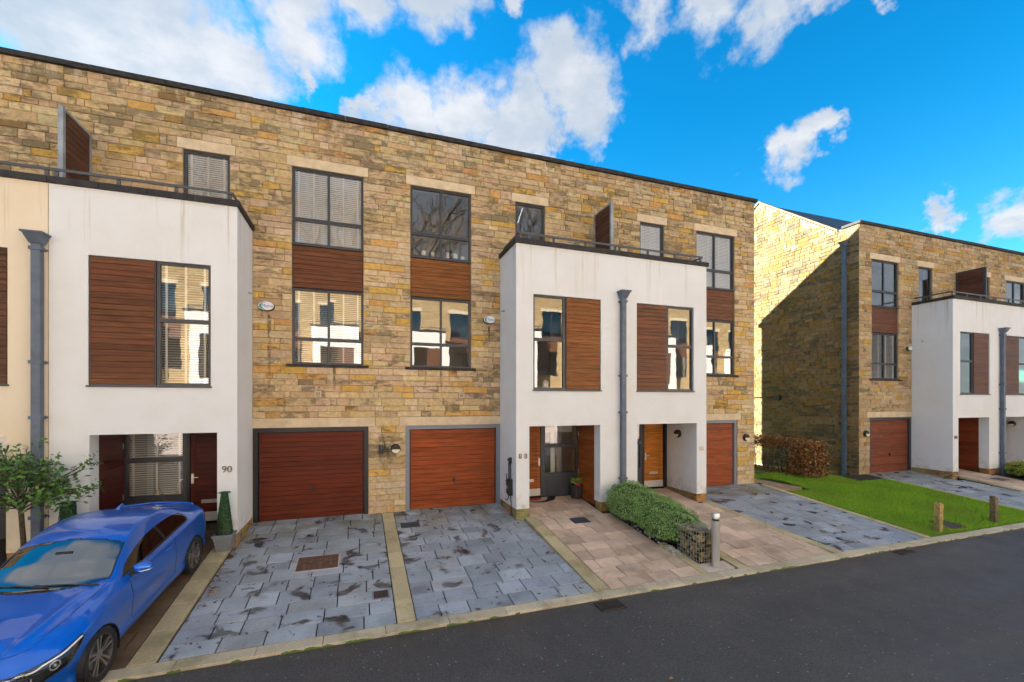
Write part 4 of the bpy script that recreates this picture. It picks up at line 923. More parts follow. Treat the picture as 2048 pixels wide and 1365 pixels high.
lamp((9.349, 11.11, 1.88), (-1, 0, 0), 'round wall lamp inside the porch of door 86'); lamp((18.84, D-.001, 1.62), (0, -1, 0), 'round wall lamp beside the far garage next to the gable corner'); lamp((27.35, 11.0, 1.9), (-1, 0, 0), 'round wall lamp in the porch of the farthest house')
cl = thing('cylinder_lamp', (.51, D, 1.6), 'small grey cylinder light left of the round lamp between the garages', 'wall lamp'); MB().lathe([(.045, -.11), (.05, -.10), (.05, .10), (.045, .11)], (.51, D-.075, 1.66), n=18).build('tube', M_FRAME, cl, smooth=40); box_obj('bracket', (.49, .53, D-.03, D, 1.63, 1.69), M_FRAME, cl)
fl = thing('flood_lamp', (GX, 15.1, 3.05), 'black security floodlight on a long arm on the gable wall', 'flood lamp'); MB().box(GX-.22, GX-.08, 15.0, 15.2, 2.95, 3.18).build('lamp_head', M_BLACK, fl); MB().tube([(GX-.05, 15.1, 3.08), (GX-.05, 16.9, 3.1)], .02, 6).build('cable_conduit', M_BLACK, fl)
# alarm boxes
def alarm(c, lab, txt, w_=.175, side=False):
    t = thing('alarm_box', c, lab, 'alarm box', 'oval burglar alarm boxes'); x, y, z = c
    def oval(k, a, dy, dz=0, n=36): return [(x+math.cos(2*math.pi*i/n)*w_*k*a, y-dy, z+dz+math.sin(2*math.pi*i/n)*w_*.62*k) for i in range(n)]
    mb = MB(); mb.prism(oval(1, 1, 0), (0, 0, 0), (0, -.075, 0)); mb.build('back_case', M_BLACK, t, fixn=True)
    mb = MB(); mb.prism(oval(.93, 1, .0755, .008), (0, 0, 0), (0, -.008, 0)); mb.build('face', M_SIGNW, t, fixn=True)
    for mt, a0, a1 in ((M_SIGNG, 2.75, 4.7), (M_SIGNB, 1.6, 2.75)):
        mb = MB(); n = 14
        for i in range(n):
            q = []
            for tt in (a0+(a1-a0)*i/n, a0+(a1-a0)*(i+1)/n):
                th_ = .26*math.sin((tt-1.4)/(4.9-1.4)*math.pi); q.append((tt, .84, .84-th_))
            (t0, o0, i0), (t1, o1, i1) = q; f_ = lambda tt, rr: (x+math.cos(tt)*w_*rr, y-.0845, z+.008+math.sin(tt)*w_*.62*rr)
            mb.quad([f_(t0, o0), f_(t0, i0), f_(t1, i1), f_(t1, o1)])
        mb.build('swoosh', mt, t)
    if txt: text_on('lettering', txt, .105, (x+.03, y-.082, z+.008), M_SIGNB, t)
alarm((-2.09, D-.001, 5.12), 'oval white alarm box reading Mono between bay 90 and the blinds window', 'Mono'); alarm((3.39, D-.001, 5.135), 'oval white alarm box reading Mono beside bay 88', 'Mono'); alarm((21.47, D-.001, 5.07), 'oval alarm box on the far house beside its white bay', '', .14)
# charging unit on the side of bay 88
XS = 3.72
ev = thing('charging_unit', (XS, 10.72, .4), 'black car charging unit with looped cable on the side of bay 88', 'charger')
MB().box(XS-.10, XS, 10.62, 10.80, .45, .86).box(XS-.13, XS-.101, 10.64, 10.78, .50, .80).build('housing', M_BLACK, ev); MB().box(XS-.06, XS, 10.84, 10.95, .48, .80).build('isolator', M_BLACK, ev); box_obj('label_plate', (XS-.136, XS-.131, 10.68, 10.73, .62, .70), M_WHITEP, ev)
MB().box(XS-.06, XS, 10.70, 10.76, 1.26, 1.42).box(XS-.10, XS-.061, 10.705, 10.755, 1.34, 1.40).build('cable_hook', M_BLACK, ev)
mb = MB()
def loop(pts, r=.011): mb.tube([Vector(p) for p in pts], r, 6)
def arc(cy, cz, ry, rz, a0, a1, n=18, x=XS-.05): return [(x, cy+ry*math.cos(a0+(a1-a0)*i/n), cz+rz*math.sin(a0+(a1-a0)*i/n)) for i in range(n+1)]
loop(arc(10.86, 1.05, .16, .33, 1.9, 6.0)); loop(arc(10.74, 1.05, .07, .34, 0, 6.28, 24)); loop(arc(10.72, 1.08, .05, .30, 0, 6.28, 24, XS-.065)); loop(arc(11.0, .52, .20, .26, 1.2, 5.1)); loop([(XS-.04, 10.70, .45), (XS-.03, 10.66, .25), (XS-.03, 10.68, .0), (XS-.03, 10.75, -.09)], .009)
mb.build('cable', M_BLACK, ev, smooth=60)
# plant pot, mat at door 88
pt = thing('plant_pot', (5.97, 11.45, .06), 'ribbed grey pot of green plants with red flower by door 88', 'plant pot'); n = 40; mb = MB(); mb.lathe([(.14, 0), (.165, .38), (.15, .38), (.14, .30)], (5.97, 11.42, .065), n=36); mb.build('pot', M_IRON, pt, smooth=40)
mb = MB()
for i in range(26): a = 2*math.pi*i/26; mb.tube([(5.97+.142*math.cos(a), 11.42+.142*math.sin(a), .07), (5.97+.167*math.cos(a), 11.42+.167*math.sin(a), .44)], .007, 4)
mb.build('ribs', M_FRAME, pt)
P, Nn = [], []; rd = random.Random(2)
for i in range(150):
    a = rd.uniform(0, 6.28); q = rd.uniform(0, .2); P.append((5.97+q*math.cos(a)*1.1, 11.40+q*math.sin(a), .46+rd.uniform(0, .16)+q*.3)); Nn.append((math.cos(a)*.4, math.sin(a)*.4-.2, .8))
leaf_mesh('foliage', np.array(P), np.array(Nn), .07, [(.10, .20, .02), (.16, .26, .04), (.07, .14, .02), (.25, .30, .08)], M_LEAF, pt, .5, .3, 2)
blobsurf(MB(), (5.97, 11.33, .47), (.09, .05, .04), 10, 2).build('flower', plain('red_flower', (.55, .02, .02), .6), pt)
dm = thing('door_mat', (4.80, 11.45, .06), 'half-round doormat with a red centre at door 88', 'doormat'); mb = MB(); mz = lambda y: zp(y)+.012
def half(cx, cy, a, b, n=18): return [(cx+a*math.cos(math.pi-math.pi*i/n), cy-b*math.sin(math.pi*i/n), mz(cy-b*math.sin(math.pi*i/n))) for i in range(n+1)]
mb.prism(half(4.85, 11.64, .52, .36), (0, 0, 0), (0, 0, .012)); mb.build('mat_border', M_BLACK, dm, fixn=True); mb = MB(); mb.prism(half(4.75, 11.63, .36, .30), (0, 0, .0125), (0, 0, .016)); mb.build('mat_field', M_BEIGE, dm, fixn=True)
mb = MB(); mb.prism(half(4.68, 11.62, .25, .20), (0, 0, .0165), (0, 0, .019)); mb.build('mat_centre', M_RED, dm, fixn=True)
# ornaments behind the glass
for i, (x, zz, ww, hh, lab) in enumerate(((1.62, 6.80, .14, .13, 'white stacked ornament at the left of the upper sill of house 88'), (1.86, 6.80, .12, .13, 'white square ornament left of the mullion in the upper window of 88'), (2.27, 6.80, .10, .16, 'tall white ornament right of the mullion in the upper window of 88'), (2.48, 6.80, .14, .15, 'pale rounded ornament on the upper sill of house 88'), (2.68, 6.80, .13, .09, 'small framed picture at the right of the upper sill of 88'))):
    mb = MB(); mb.lathe([(ww*.36, 0), (ww*.5, hh*.2), (ww*.42, hh*.6), (ww*.5, hh*.85), (ww*.3, hh)], (x, D+.19, zz), n=10+2*i); tag(mb.build('window_ornament', M_BLIND, None, (x, D+.19, zz), smooth=40), lab, 'ornament', 'ornaments on the window sills')
for i, (x, lab) in enumerate(((-4.25, 'cream vase behind the slats beside door 90'), (-4.05, 'cream house-shaped ornament behind the slats beside door 90'), (-3.88, 'round cream jar behind the slats beside door 90'))):
    mb = MB()
    if i == 1: mb.prism([(x-.07, 0, .79), (x+.07, 0, .79), (x+.07, 0, .84), (x, 0, .91), (x-.07, 0, .84)], (0, D+.08, 0), (0, D+.12, 0))
    else: mb.lathe([(.04, 0), (.055, .05), (.05, .11), (.035, .14)], (x, D+.09, .79), n=14)
    tag(mb.build('window_ornament', M_LINTEL, None, (x, D+.1, .79), smooth=40, fixn=True), lab, 'ornament', 'ornaments on the window sills')
mb = MB(); blobsurf(mb, (4.62, BF+.22, 3.34), (.09, .08, .10), 12, 4, .05); blobsurf(mb, (4.62, BF+.22, 3.26), (.11, .08, .05), 12, 5, .05); tag(mb.build('soft_toy', M_BLIND, None, (4.62, BF+.2, 3.22), smooth=180), 'white soft toy dog at the foot of bay window 88', 'soft toy')
# curtain in the screen of 88
cu = thing('dried_grass_vase', (5.62, D+.25, .75), 'tall dried grasses behind the glass beside door 88', 'dried plants'); mb = MB(); rd = random.Random(6)
for i in range(60): a = rd.uniform(-.09, .09); mb.tube([(5.60+a*.3, D+.22, .78), (5.62+a*1.2, D+.22+rd.uniform(-.05, .05), 1.6+rd.uniform(-.1, .45))], .005, 4)
mb.build('stalk', M_BEIGE, cu)
for (x0, x1, par, lab) in ((5.05, 6.2, None, 'pale curtain'),):
    mb = MB(); mb.box(4.99, 6.14, D+.30, D+.31, 1.95, 2.2); mb.box(5.42, 5.55, D+.32, D+.34, .7, 2.2); tag(mb.build('roller_blind', M_BLIND), 'cream roller blind at the top of the glass beside door 88', 'blind')

# fallen leaves
P = []; rd = random.Random(12)
for i in range(150):
    k = rd.random()
    if k < .45: y = rd.uniform(8.0, 10.9); P.append((-2.44+abs(rd.gauss(0, .10)), y))
    elif k < .75: P.append((rd.uniform(-2.3, 3.8), rd.uniform(9.8, 11.5)))
    elif k < .9: P.append((rd.uniform(-2.3, 3.8), rd.uniform(6.9, 10)))
    else: P.append((rd.uniform(-2, 9), rd.uniform(4.2, 6.4)))
P = np.array([(x, y, (zd(y) if y > 6.8 else ROAD)+.014) for x, y in P])
lv = leaf_mesh('fallen_leaves', P, np.tile((0, 0, 3.0), (len(P), 1)), .05, [(.30, .085, .025), (.20, .06, .02), (.38, .16, .03), (.12, .045, .02)], M_DEADLEAF, None, .7, .35, 8)
tag(lv, 'scattered brown autumn leaves on the slate drives', 'leaves', kind='stuff')

# ------------------------------------------------------------------ the blue coupe
def spl(pts):
    xs = np.array([p[0] for p in pts], float); ys = np.array([p[1] for p in pts], float); d = np.diff(ys)/np.diff(xs); m = np.zeros(len(xs)); m[0], m[-1] = d[0], d[-1]
    for i in range(1, len(xs)-1): m[i] = 0 if d[i-1]*d[i] <= 0 else 2*d[i-1]*d[i]/(d[i-1]+d[i])
    def f(x):
        x = np.clip(x, xs[0], xs[-1]); i = np.clip(np.searchsorted(xs, x)-1, 0, len(xs)-2); h = xs[i+1]-xs[i]; t = (x-xs[i])/h
        return ys[i]*(1+2*t)*(1-t)**2+m[i]*h*t*(1-t)**2+ys[i+1]*t*t*(3-2*t)+m[i+1]*h*t*t*(t-1)
    return f
yw = spl([(0, .42), (.05, .60), (.15, .735), (.35, .83), (.78, .885), (1.5, .872), (2.5, .870), (3.47, .887), (4.0, .865), (4.25, .79), (4.38, .68), (4.43, .55)])
yb = spl([(0, .36), (.05, .50), (.15, .62), (.35, .735), (.78, .805), (1.3, .795), (2, .785), (3, .778), (3.47, .79), (4, .755), (4.25, .68), (4.38, .58), (4.43, .47)])
zb = spl([(0, .60), (.05, .645), (.15, .69), (.35, .75), (.78, .835), (1.3, .905), (2, .935), (3, .962), (3.47, .985), (4, .985), (4.25, .955), (4.38, .91), (4.43, .84)])
zc = spl([(0, .62), (.05, .67), (.15, .735), (.35, .80), (.78, .885), (1.15, .95), (1.27, .968), (1.36, 1.0), (1.7, 1.175), (2.05, 1.33), (2.25, 1.385), (2.6, 1.412), (2.9, 1.40), (3.2, 1.35), (3.5, 1.235), (3.82, 1.075), (3.92, 1.045), (4.2, 1.03), (4.34, 1.02), (4.39, .97), (4.43, .88)])
yr = spl([(0, .26), (.15, .44), (.78, .59), (1.25, .665), (1.40, .685), (1.7, .64), (2.1, .59), (2.6, .57), (3.0, .565), (3.4, .585), (3.8, .62), (4.0, .62), (4.25, .56), (4.43, .38)])
zr = spl([(0, .615), (.15, .725), (.35, .79), (.78, .872), (1.25, .942), (1.38, .965), (1.7, 1.115), (2.1, 1.29), (2.35, 1.345), (2.6, 1.362), (3.0, 1.335), (3.3, 1.27), (3.6, 1.16), (3.85, 1.05), (4.0, 1.02), (4.25, 1.01), (4.38, .95), (4.43, .86)])
NX, NV = 300, 110
sx = np.concatenate([np.linspace(0, .4, 70), np.linspace(.4, 4.0, 180)[1:], np.linspace(4.0, 4.43, 52)[1:]]); NX = len(sx)
SEC = np.zeros((NX, NV, 2)); TAG = None
for i, x in enumerate(sx):
    a, b, c, d = float(yr(x)), float(zr(x)), float(yb(x)), float(zb(x)); w_, top = float(yw(x)), float(zc(x)); zs_ = .20+max(0, .12-x)*.6+max(0, x-4.15)*.45
    ctr = [(0, top), (a*.35, top-(top-b)*.10), (a*.7, top-(top-b)*.42), (a, b), ((a+c)/2+.012, (b+d)/2+.004), (c, d), (c+(w_-c)*.72, d-.05), (w_, .66 if x < 3.9 else .70), (w_-.012, .52), (w_-.035, .38), (w_-.02, .30), (w_-.05, zs_), (w_-.2, zs_-.02), (0, zs_-.02)]
    q = np.array(ctr); seg = np.linalg.norm(np.diff(q, axis=0), axis=1); 
    npc = [8, 8, 9, 10, 10, 8, 10, 9, 9, 6, 8, 7, 7]; pts = []
    for k in range(13):
        for j in range(npc[k]): pts.append(q[k]+(q[k+1]-q[k])*j/npc[k])
    pts.append(q[-1]); pts = np.array(pts)
    for _ in range(3): pts[1:-1] = (pts[:-2]+2*pts[1:-1]+pts[2:])/4
    SEC[i, :len(pts)] = pts; NVU = len(pts)
SEC = SEC[:, :NVU]
def hood_crease(x, y): return 0
def car_V(): 
    V = np.zeros((NX, NVU, 3)); V[:, :, 0] = sx[:, None]; V[:, :, 1:] = SEC; return V
CV = car_V()
CV[:, :, 2] += .010*np.exp(-((CV[:, :, 1]-(.30+.22*CV[:, :, 0]/1.2))/.045)**2)*((CV[:, :, 0] > .12) & (CV[:, :, 0] < 1.25) & (CV[:, :, 2] > .6))   # bonnet creases
HF, HR, WR = .78, 3.47, .325
def inpoly(x, z, poly):
    c = np.zeros_like(x, bool); n = len(poly)
    for i in range(n):
        (x0, z0), (x1, z1) = poly[i], poly[(i+1) % n]
        if z0 == z1: continue
        c ^= ((z0 > z) != (z1 > z)) & (x < (x1-x0)*(z-z0)/(z1-z0)+x0)
    return c
cen = (CV[:-1, :-1]+CV[1:, :-1]+CV[1:, 1:]+CV[:-1, 1:])/4; X_, Y_, Z_ = cen[..., 0], cen[..., 1], cen[..., 2]; J_ = np.arange(NVU-1)[None, :]*np.ones((NX-1, 1))
roofside = (J_ >= 33) & (J_ < 47)
DLO = [(1.56, .955), (1.80, 1.075), (2.10, 1.215), (2.35, 1.285), (2.65, 1.305), (2.95, 1.285), (3.20, 1.22), (3.38, 1.125), (3.47, 1.03), (3.42, 1.0), (3.2, .985), (2.3, .958)]
DLOo = [(1.49, .935), (1.78, 1.09), (2.09, 1.235), (2.35, 1.308), (2.65, 1.328), (2.97, 1.306), (3.23, 1.238), (3.41, 1.137), (3.51, 1.03), (3.46, .982), (3.2, .967), (2.3, .940)]
trimr = roofside & inpoly(X_, Z_, DLOo) & (Y_ > .5); side = roofside & inpoly(X_, Z_, DLO) & (Y_ > .5)
pill = side & (X_ > 2.60+(1.15-Z_)*.32) & (X_ < 2.67+(1.15-Z_)*.32)
yrx = yr(X_)
wind = (X_ > 1.25+.20*(Y_/.68)**2) & (X_ < 2.00-.05*(Y_/.6)**2) & (Y_ < yrx-.030) & (J_ < 27)
wtrim = (X_ > 1.22+.20*(Y_/.68)**2) & (X_ < 2.02-.05*(Y_/.6)**2) & (Y_ < yrx-.012) & (J_ < 28) & ~wind
rear = (X_ > 3.24) & (X_ < 3.80) & (Y_ < yrx-.05) & (J_ < 27)
arch = np.zeros_like(side)
for h in (HF, HR): arch |= ((X_-h)**2+(Z_-.31)**2 < .352**2) & (Y_ > .40) & (J_ > 44)
hl = (X_ < .56) & (Y_ > .40) & (Z_ > .475+.22*X_+.60*np.maximum(0, X_-.34)) & (Z_ < .640+.20*X_) & (X_ > .006) & (J_ > 22)
tl = (X_ > 4.08) & (Z_ > .80) & (Z_ < .915) & (Y_ > .42) & (J_ > 40)
gri = (X_ < .03) & (Z_ > .40) & (Z_ < .60)
lowin = (X_ < .10) & (Z_ < .36) & (Z_ > .24) & (Y_ < .55)
gone = arch | hl | tl | wind | rear | side | trimr | wtrim
car = thing('parked_car', (0, 0, 0), 'blue two-door coupe parked nose-out on the left front path', 'car')
pf, pr_ = Vector((-3.01, 6.63, zp(6.63))), Vector((-2.87, 9.25, zp(9.25)))
pf.z = -.50; pr_.z = pf.z+.115*(pr_.y-pf.y)
fx_ = (pr_-pf).normalized(); lx_ = Vector((fx_.y, -fx_.x, 0)).normalized(); up_ = lx_.cross(fx_)*-1
up_ = up_ if up_.z > 0 else -up_
org = pf-fx_*HF-lx_*.80
# fit wheelbase between measured contact spots
yx_ = up_.cross(fx_)
car.matrix_world = Matrix(((fx_.x, yx_.x, up_.x, org.x), (fx_.y, yx_.y, up_.y, org.y), (fx_.z, yx_.z, up_.z, org.z), (0, 0, 0, 1)))
KX = ((pr_-pf).length)/(HR-HF)
def grid_obj(name, mask, mat, parent, off=0.0, sides=(1, -1), smooth=True):
    vs, fs = [], []
    N = np.zeros_like(CV); dx = np.gradient(CV, axis=0); dv = np.gradient(CV, axis=1); N = np.cross(dv, dx); ln = np.linalg.norm(N, axis=2)[..., None]; N = N/np.maximum(ln, 1e-9)
    sgn = np.sign((N*(CV-np.array([2.2, 0, .6]))).sum(2).mean()); N *= sgn
    P = CV+N*off
    ids = np.argwhere(mask)
    for s_ in sides:
        mp = {}
        for i, j in ids:
            q = []
            for (a, b) in ((i, j), (i+1, j), (i+1, j+1), (i, j+1)):
                k = (a, b)
                if k not in mp: mp[k] = len(vs); p = P[a, b]; vs.append((p[0], p[1]*s_, p[2]))
                q.append(mp[k])
            fs.append(tuple(q) if s_ > 0 else tuple(q[::-1]))
    mb = MB(); mb.v = vs; mb.f = fs; mb.c = [None]*len(vs); o = mb.build(name, mat, parent, local=True, smooth=180 if smooth else None)
    bm = bmesh.new(); bm.from_mesh(o.data); bmesh.ops.remove_doubles(bm, verts=bm.verts[:], dist=.0004); bmesh.ops.recalc_face_normals(bm, faces=bm.faces[:]); bm.to_mesh(o.data); bm.free(); return o
body = grid_obj('body', ~gone, M_PAINT, car)
mb = MB()
for s_ in (1, -1):
    pass
front = [(p[0], p[1], p[2]) for p in CV[0]]+[(p[0], -p[1], p[2]) for p in CV[0][::-1]]; rearp = [(p[0], p[1], p[2]) for p in CV[-1]]+[(p[0], -p[1], p[2]) for p in CV[-1][::-1]]
mb.quad(front); mb.quad(rearp[::-1]); mb.build('bumper_face', M_PAINT, body, local=True)
grid_obj('windscreen', wind, M_CARGLASS, car); grid_obj('rear_screen', rear, M_CARGLASS, car); grid_obj('window_trim', (trimr & ~side) | pill | wtrim, M_BLACK, car)
NRM = np.cross(np.gradient(CV, axis=1), np.gradient(CV, axis=0)); NRM /= np.maximum(np.linalg.norm(NRM, axis=2)[..., None], 1e-9); NRM *= np.sign((NRM*(CV-np.array([2.2, 0, .6]))).sum(2).mean())
def surf(x, z):
    d = (CV[:, :, 0]-x)**2+(CV[:, :, 2]-z)**2+10*(CV[:, :, 1] < .2); i, j = np.unravel_index(np.argmin(d), d.shape); return Vector(CV[i, j]), Vector(NRM[i, j])
for s_ in (1, -1):
    sd_ = (s_,); grid_obj('side_window', side & ~pill & (X_ < 2.62+(1.15-Z_)*.32), M_CARSIDE, car, 0, sd_); grid_obj('quarter_window', side & ~pill & (X_ > 2.62+(1.15-Z_)*.32), M_CARSIDE, car, 0, sd_)
    grid_obj('tail_light', tl, M_TAIL, car, .004, sd_)
    hlb = grid_obj('headlight', hl, M_LAMPIN, car, -.035, sd_); grid_obj('lens', hl, M_LENS, hlb, .002, sd_)
    def ls(f, x0, x1, r, nm, mt, off, n=22):
        pts = []
        for x in np.linspace(x0, x1, n):
            c_, n_ = surf(x, f(x)); q = c_+n_*off
            if not pts or (Vector(pts[-1])-Vector((q.x, q.y*s_, q.z))).length > .012: pts.append((q.x, q.y*s_, q.z))
        for _ in range(2): pts = [pts[0]]+[tuple((Vector(pts[i-1])+2*Vector(pts[i])+Vector(pts[i+1]))/4) for i in range(1, len(pts)-1)]+[pts[-1]]
        m_ = MB(); m_.tube(pts, r, 6); m_.build(nm, mt, hlb, local=True, smooth=180)
    ls(lambda x: .628+.20*x, .02, .54, .011, 'light_strip', M_DRL, -.003); ls(lambda x: .642+.20*x, .01, .56, .005, 'lamp_surround', M_BLACK, .001); ls(lambda x: .475+.22*x+.60*max(0, x-.34), .01, .56, .006, 'lamp_surround', M_BLACK, .001)
    for (px_, pz_) in ((.06, .562), (.22, .610)):
        c_, n_ = surf(px_, pz_); c_ = c_-n_*.014; e1_ = n_.orthogonal().normalized(); e2_ = n_.cross(e1_); fl_ = lambda q: (q.x, q.y*s_, q.z)
        tor = MB(); tor.tube([fl_(c_+e1_*.046*math.cos(a)+e2_*.046*math.sin(a)) for a in [2*math.pi*i/18 for i in range(19)]], .0075, 6); tor.build('lamp_ring', M_DRL, hlb, local=True, smooth=180)
        bul = MB(); blobsurf(bul, fl_(c_-n_*.004), (.024, .024, .024), 12, 1, 0); bul.build('lamp_lens', M_STEEL, hlb, local=True, smooth=180)
# inside of the cabin so the glass has something dark behind it
mb = MB(); mb.box(1.35, 3.6, -.68, .68, .35, .50); mb.build('cabin_floor', M_SEAT, car, local=True)
mb = MB(); mb.box(1.32, 1.62, -.70, .70, .70, .93); mb.build('dashboard', M_BLACK, car, local=True)
for s_ in (-.36, .36):
    mb = MB(); mb.box(2.05, 2.55, s_-.24, s_+.24, .50, .66).prism([(2.45, s_-.22, .62), (2.60, s_-.22, .62), (2.80, s_-.18, 1.08), (2.68, s_-.18, 1.10)], (0, 0, 0), (0, .40, 0)).box(2.72, 2.80, s_-.11, s_+.11, 1.10, 1.24); mb.build('seat', M_SEAT, car, local=True, fixn=True)
mb = MB(); mb.tube([(1.80+.05*math.sin(a), .36+.18*math.cos(a), .93+.17*math.sin(a)) for a in [2*math.pi*i/20 for i in range(21)]], .016, 6); mb.build('steering_wheel', M_BLACK, car, local=True, smooth=180)
MB().box(1.78, 1.84, -.09, .09, 1.16, 1.23).build('rear_view_mirror', M_BLACK, car, local=True)
# wheel wells and wheels
for h in (HF, HR):
    for s_ in (1, -1):
        mb = MB(); n = 24
        for i in range(n):
            a0, a1 = math.pi*(-.12+1.24*i/n), math.pi*(-.12+1.24*(i+1)/n); r0, r1 = .358, .34
            f_ = lambda a, r, y: (h+r*math.cos(a), s_*y, .31+r*math.sin(a)); mb.quad([f_(a0, r0, .50), f_(a1, r0, .50), f_(a1, r0, .885), f_(a0, r0, .885)]); mb.quad([f_(a0, r0, .50), f_(a1, r0, .50), (h, s_*.50, .31)])
        mb.build('wheel_well', M_BLACK, body, local=True)
        wh = MB(); T_ = WR; prof = [(.235, -.095), (.27, -.108), (.305, -.108), (.322, -.085), (T_, 0), (.322, .085), (.305, .108), (.27, .108), (.235, .095)]
        wh.lathe([(r, o_) for r, o_ in prof], (h, s_*.775, T_), 'y', 40, cap=False); ty = wh.build('wheel', M_TYRE, car, local=True, smooth=50, fixn=True)
        rm_ = MB(); rm_.lathe([(.238, s_*-.09), (.243, s_*.088), (.236, s_*.098), (.222, s_*.092), (.214, s_*.05), (.205, s_*-.05)], (h, s_*.775, T_), 'y', 40, cap=False)
        rm_.build('rim', M_RIM, ty, local=True, smooth=40, fixn=True)
        sp_ = MB()
        for k in range(5):
            for dd in (-.17, .17):
                a = math.pi/2+2*math.pi*k/5; aa = a+dd; c0 = (h+.045*math.cos(a+dd*2), T_+.045*math.sin(a+dd*2)); c1 = (h+.222*math.cos(aa), T_+.222*math.sin(aa)); nx_, nz_ = -math.sin(aa), math.cos(aa); w0_, w1_ = .011, .015
                y0_, y1_, y2_ = s_*(.775+.060), s_*(.775+.078), s_*(.775+.092)
                q0 = [(c0[0]+nx_*w0_, y1_, c0[1]+nz_*w0_), (c0[0]-nx_*w0_, y1_, c0[1]-nz_*w0_), (c1[0]-nx_*w1_, y2_, c1[1]-nz_*w1_), (c1[0]+nx_*w1_, y2_, c1[1]+nz_*w1_)]
                sp_.prism(q0, (0, 0, 0), (0, -s_*.03, 0))
        sp_.lathe([(.062, 0), (.062, s_*.022), (.035, s_*.03), (.0005, s_*.03)], (h, s_*(.775+.055), T_), 'y', 20); sp_.build('spokes', M_RIMF, ty, local=True, fixn=True)
        MB().lathe([(.16, 0), (.16, .02)], (h, s_*.775-.01, T_), 'y', 24).build('brake_disc', M_GALV, ty, local=True)
# mirrors
for s_ in (1, -1):
    mb = MB(); blobsurf(mb, (1.62, s_*.955, 1.005), (.075, .115, .072), 18, 3, .0); mb.v = [(p[0]+(.02 if p[0] > 1.62 else 0)*0+max(-.03, min(.0, 0)), p[1], p[2]+.02*(abs(p[1])-.955)) for p in mb.v]; mo = mb.build('wing_mirror', M_PAINT, car, local=True, smooth=180)
    MB().prism([(1.60, s_*.80, .935), (1.68, s_*.80, .935), (1.68, s_*.93, .955), (1.60, s_*.93, .955)], (0, 0, -.025), (0, 0, .012)).build('mirror_stalk', M_BLACK, mo, local=True, fixn=True)
    mb = MB(); mb.tube([(1.56, s_*.90, .972), (1.545, s_*.97, .975), (1.56, s_*1.04, .985), (1.60, s_*1.068, .992)], .009, 6); mb.build('mirror_strip', M_CHROME, mo, local=True, smooth=180)
def side_pt(x, z, off=.0015):
    i = int(np.argmin(abs(sx-x))); s0 = SEC[i][40:90]; k = int(np.argmin(abs(s0[:, 1]-z))); return (x, s0[k, 0]+off, z)
def top_pt(x, y, off=.0015):
    i = int(np.argmin(abs(sx-x))); s0 = CV[i][:48, 1:]; return (x, y, float(np.interp(y, s0[:, 0], s0[:, 1]))+off)
lines = MB()
for s_ in (1, -1):
    def L(pts, r=.0028): lines.tube([(p[0], p[1]*s_, p[2]) for p in pts], r, 4)
    L([side_pt(1.50-.02*(.9-z)*0+(.02 if z > .6 else .05*(.6-z)), z) for z in np.linspace(.90, .34, 16)])
    L([side_pt(2.78+.10*(z-.5)*(1 if z > .5 else 0), z) for z in np.linspace(.94, .34, 16)])
    L([side_pt(x, .335) for x in np.linspace(1.53, 2.77, 24)])
    L([top_pt(x, min(.70, .52+.16*math.sin((x-.32)/1.0*1.3))*1.0+.0) for x in np.linspace(.36, 1.36, 24)])
L([top_pt(x, 0.0+1e-4) for x in (.1, .1001)])
lines.tube([top_pt(.125+.20*(y/.52)**2, abs(y)) if y >= 0 else (lambda p: (p[0], -p[1], p[2]))(top_pt(.125+.20*(y/.52)**2, abs(y))) for y in np.linspace(-.52, .52, 31)], .0028, 4)
lines.build('panel_gap', M_BLACK, body, local=True)
for s_ in (1, -1):
    p = side_pt(2.60, .845, .012); mb = MB(); mb.tube([(2.50, s_*(p[1]-.012), .842), (2.535, s_*(p[1]+.014), .845), (2.65, s_*(p[1]+.014), .850), (2.685, s_*(p[1]-.012), .850)], .012, 8); mb.build('door_handle', M_PAINT, car, local=True, smooth=180)
    p = side_pt(1.32, .66, .003); MB().box(1.30, 1.345, s_*p[1]-.002, s_*p[1]+.002, .655, .672).build('side_badge', M_CHROME, car, local=True)
for (xa, ya, xb, yb_) in ((1.30, -.10, 1.42, .60), (1.30, -.62, 1.34, .06)):
    mb = MB(); n = 8; pts = []
    for k in range(n+1):
        t = k/n; x, y = xa+(xb-xa)*t, ya+(yb_-ya)*t; q = top_pt(x, abs(y), .012); pts.append((q[0], y, q[2]))
    mb.tube(pts, .009, 5); mb.build('wiper', M_BLACK, car, local=True)
mb = MB(); mb.v = [(3.02, -.03, 1.385), (3.02, .03, 1.385), (3.20, .028, 1.345), (3.20, -.028, 1.345), (3.17, 0, 1.435), (3.20, 0, 1.43)]; mb.c = [None]*6; mb.f = [(0, 4, 1), (1, 4, 5, 2), (2, 5, 3), (3, 5, 4, 0), (0, 1, 2, 3)]; mb.build('roof_aerial', M_PAINT, car, local=True, fixn=True)
mb = MB(); pts = [(4.36-.12*(y/.62)**2, y, 1.035-.02*(y/.62)**2) for y in np.linspace(-.60, .60, 25)]; mb.tube(pts, .014, 6); mb.build('boot_spoiler', M_PAINT, car, local=True, smooth=180)
for s_ in (1, -1):
    mb = MB(); pts = [(-.012+.02*abs(math.sin(a)), s_*(.14+.105*math.cos(a)), .52+.075*math.sin(a)) for a in [2*math.pi*i/20 for i in range(20)]]; mb.prism(pts, (0, 0, 0), (.03, 0, 0)); mb.build('grille', M_BLACK, car, local=True, fixn=True)
MB().box(-.012, .03, -.42, .42, .27, .36).build('lower_intake', M_BLACK, car, local=True)
car.scale = (1, 1, 1)

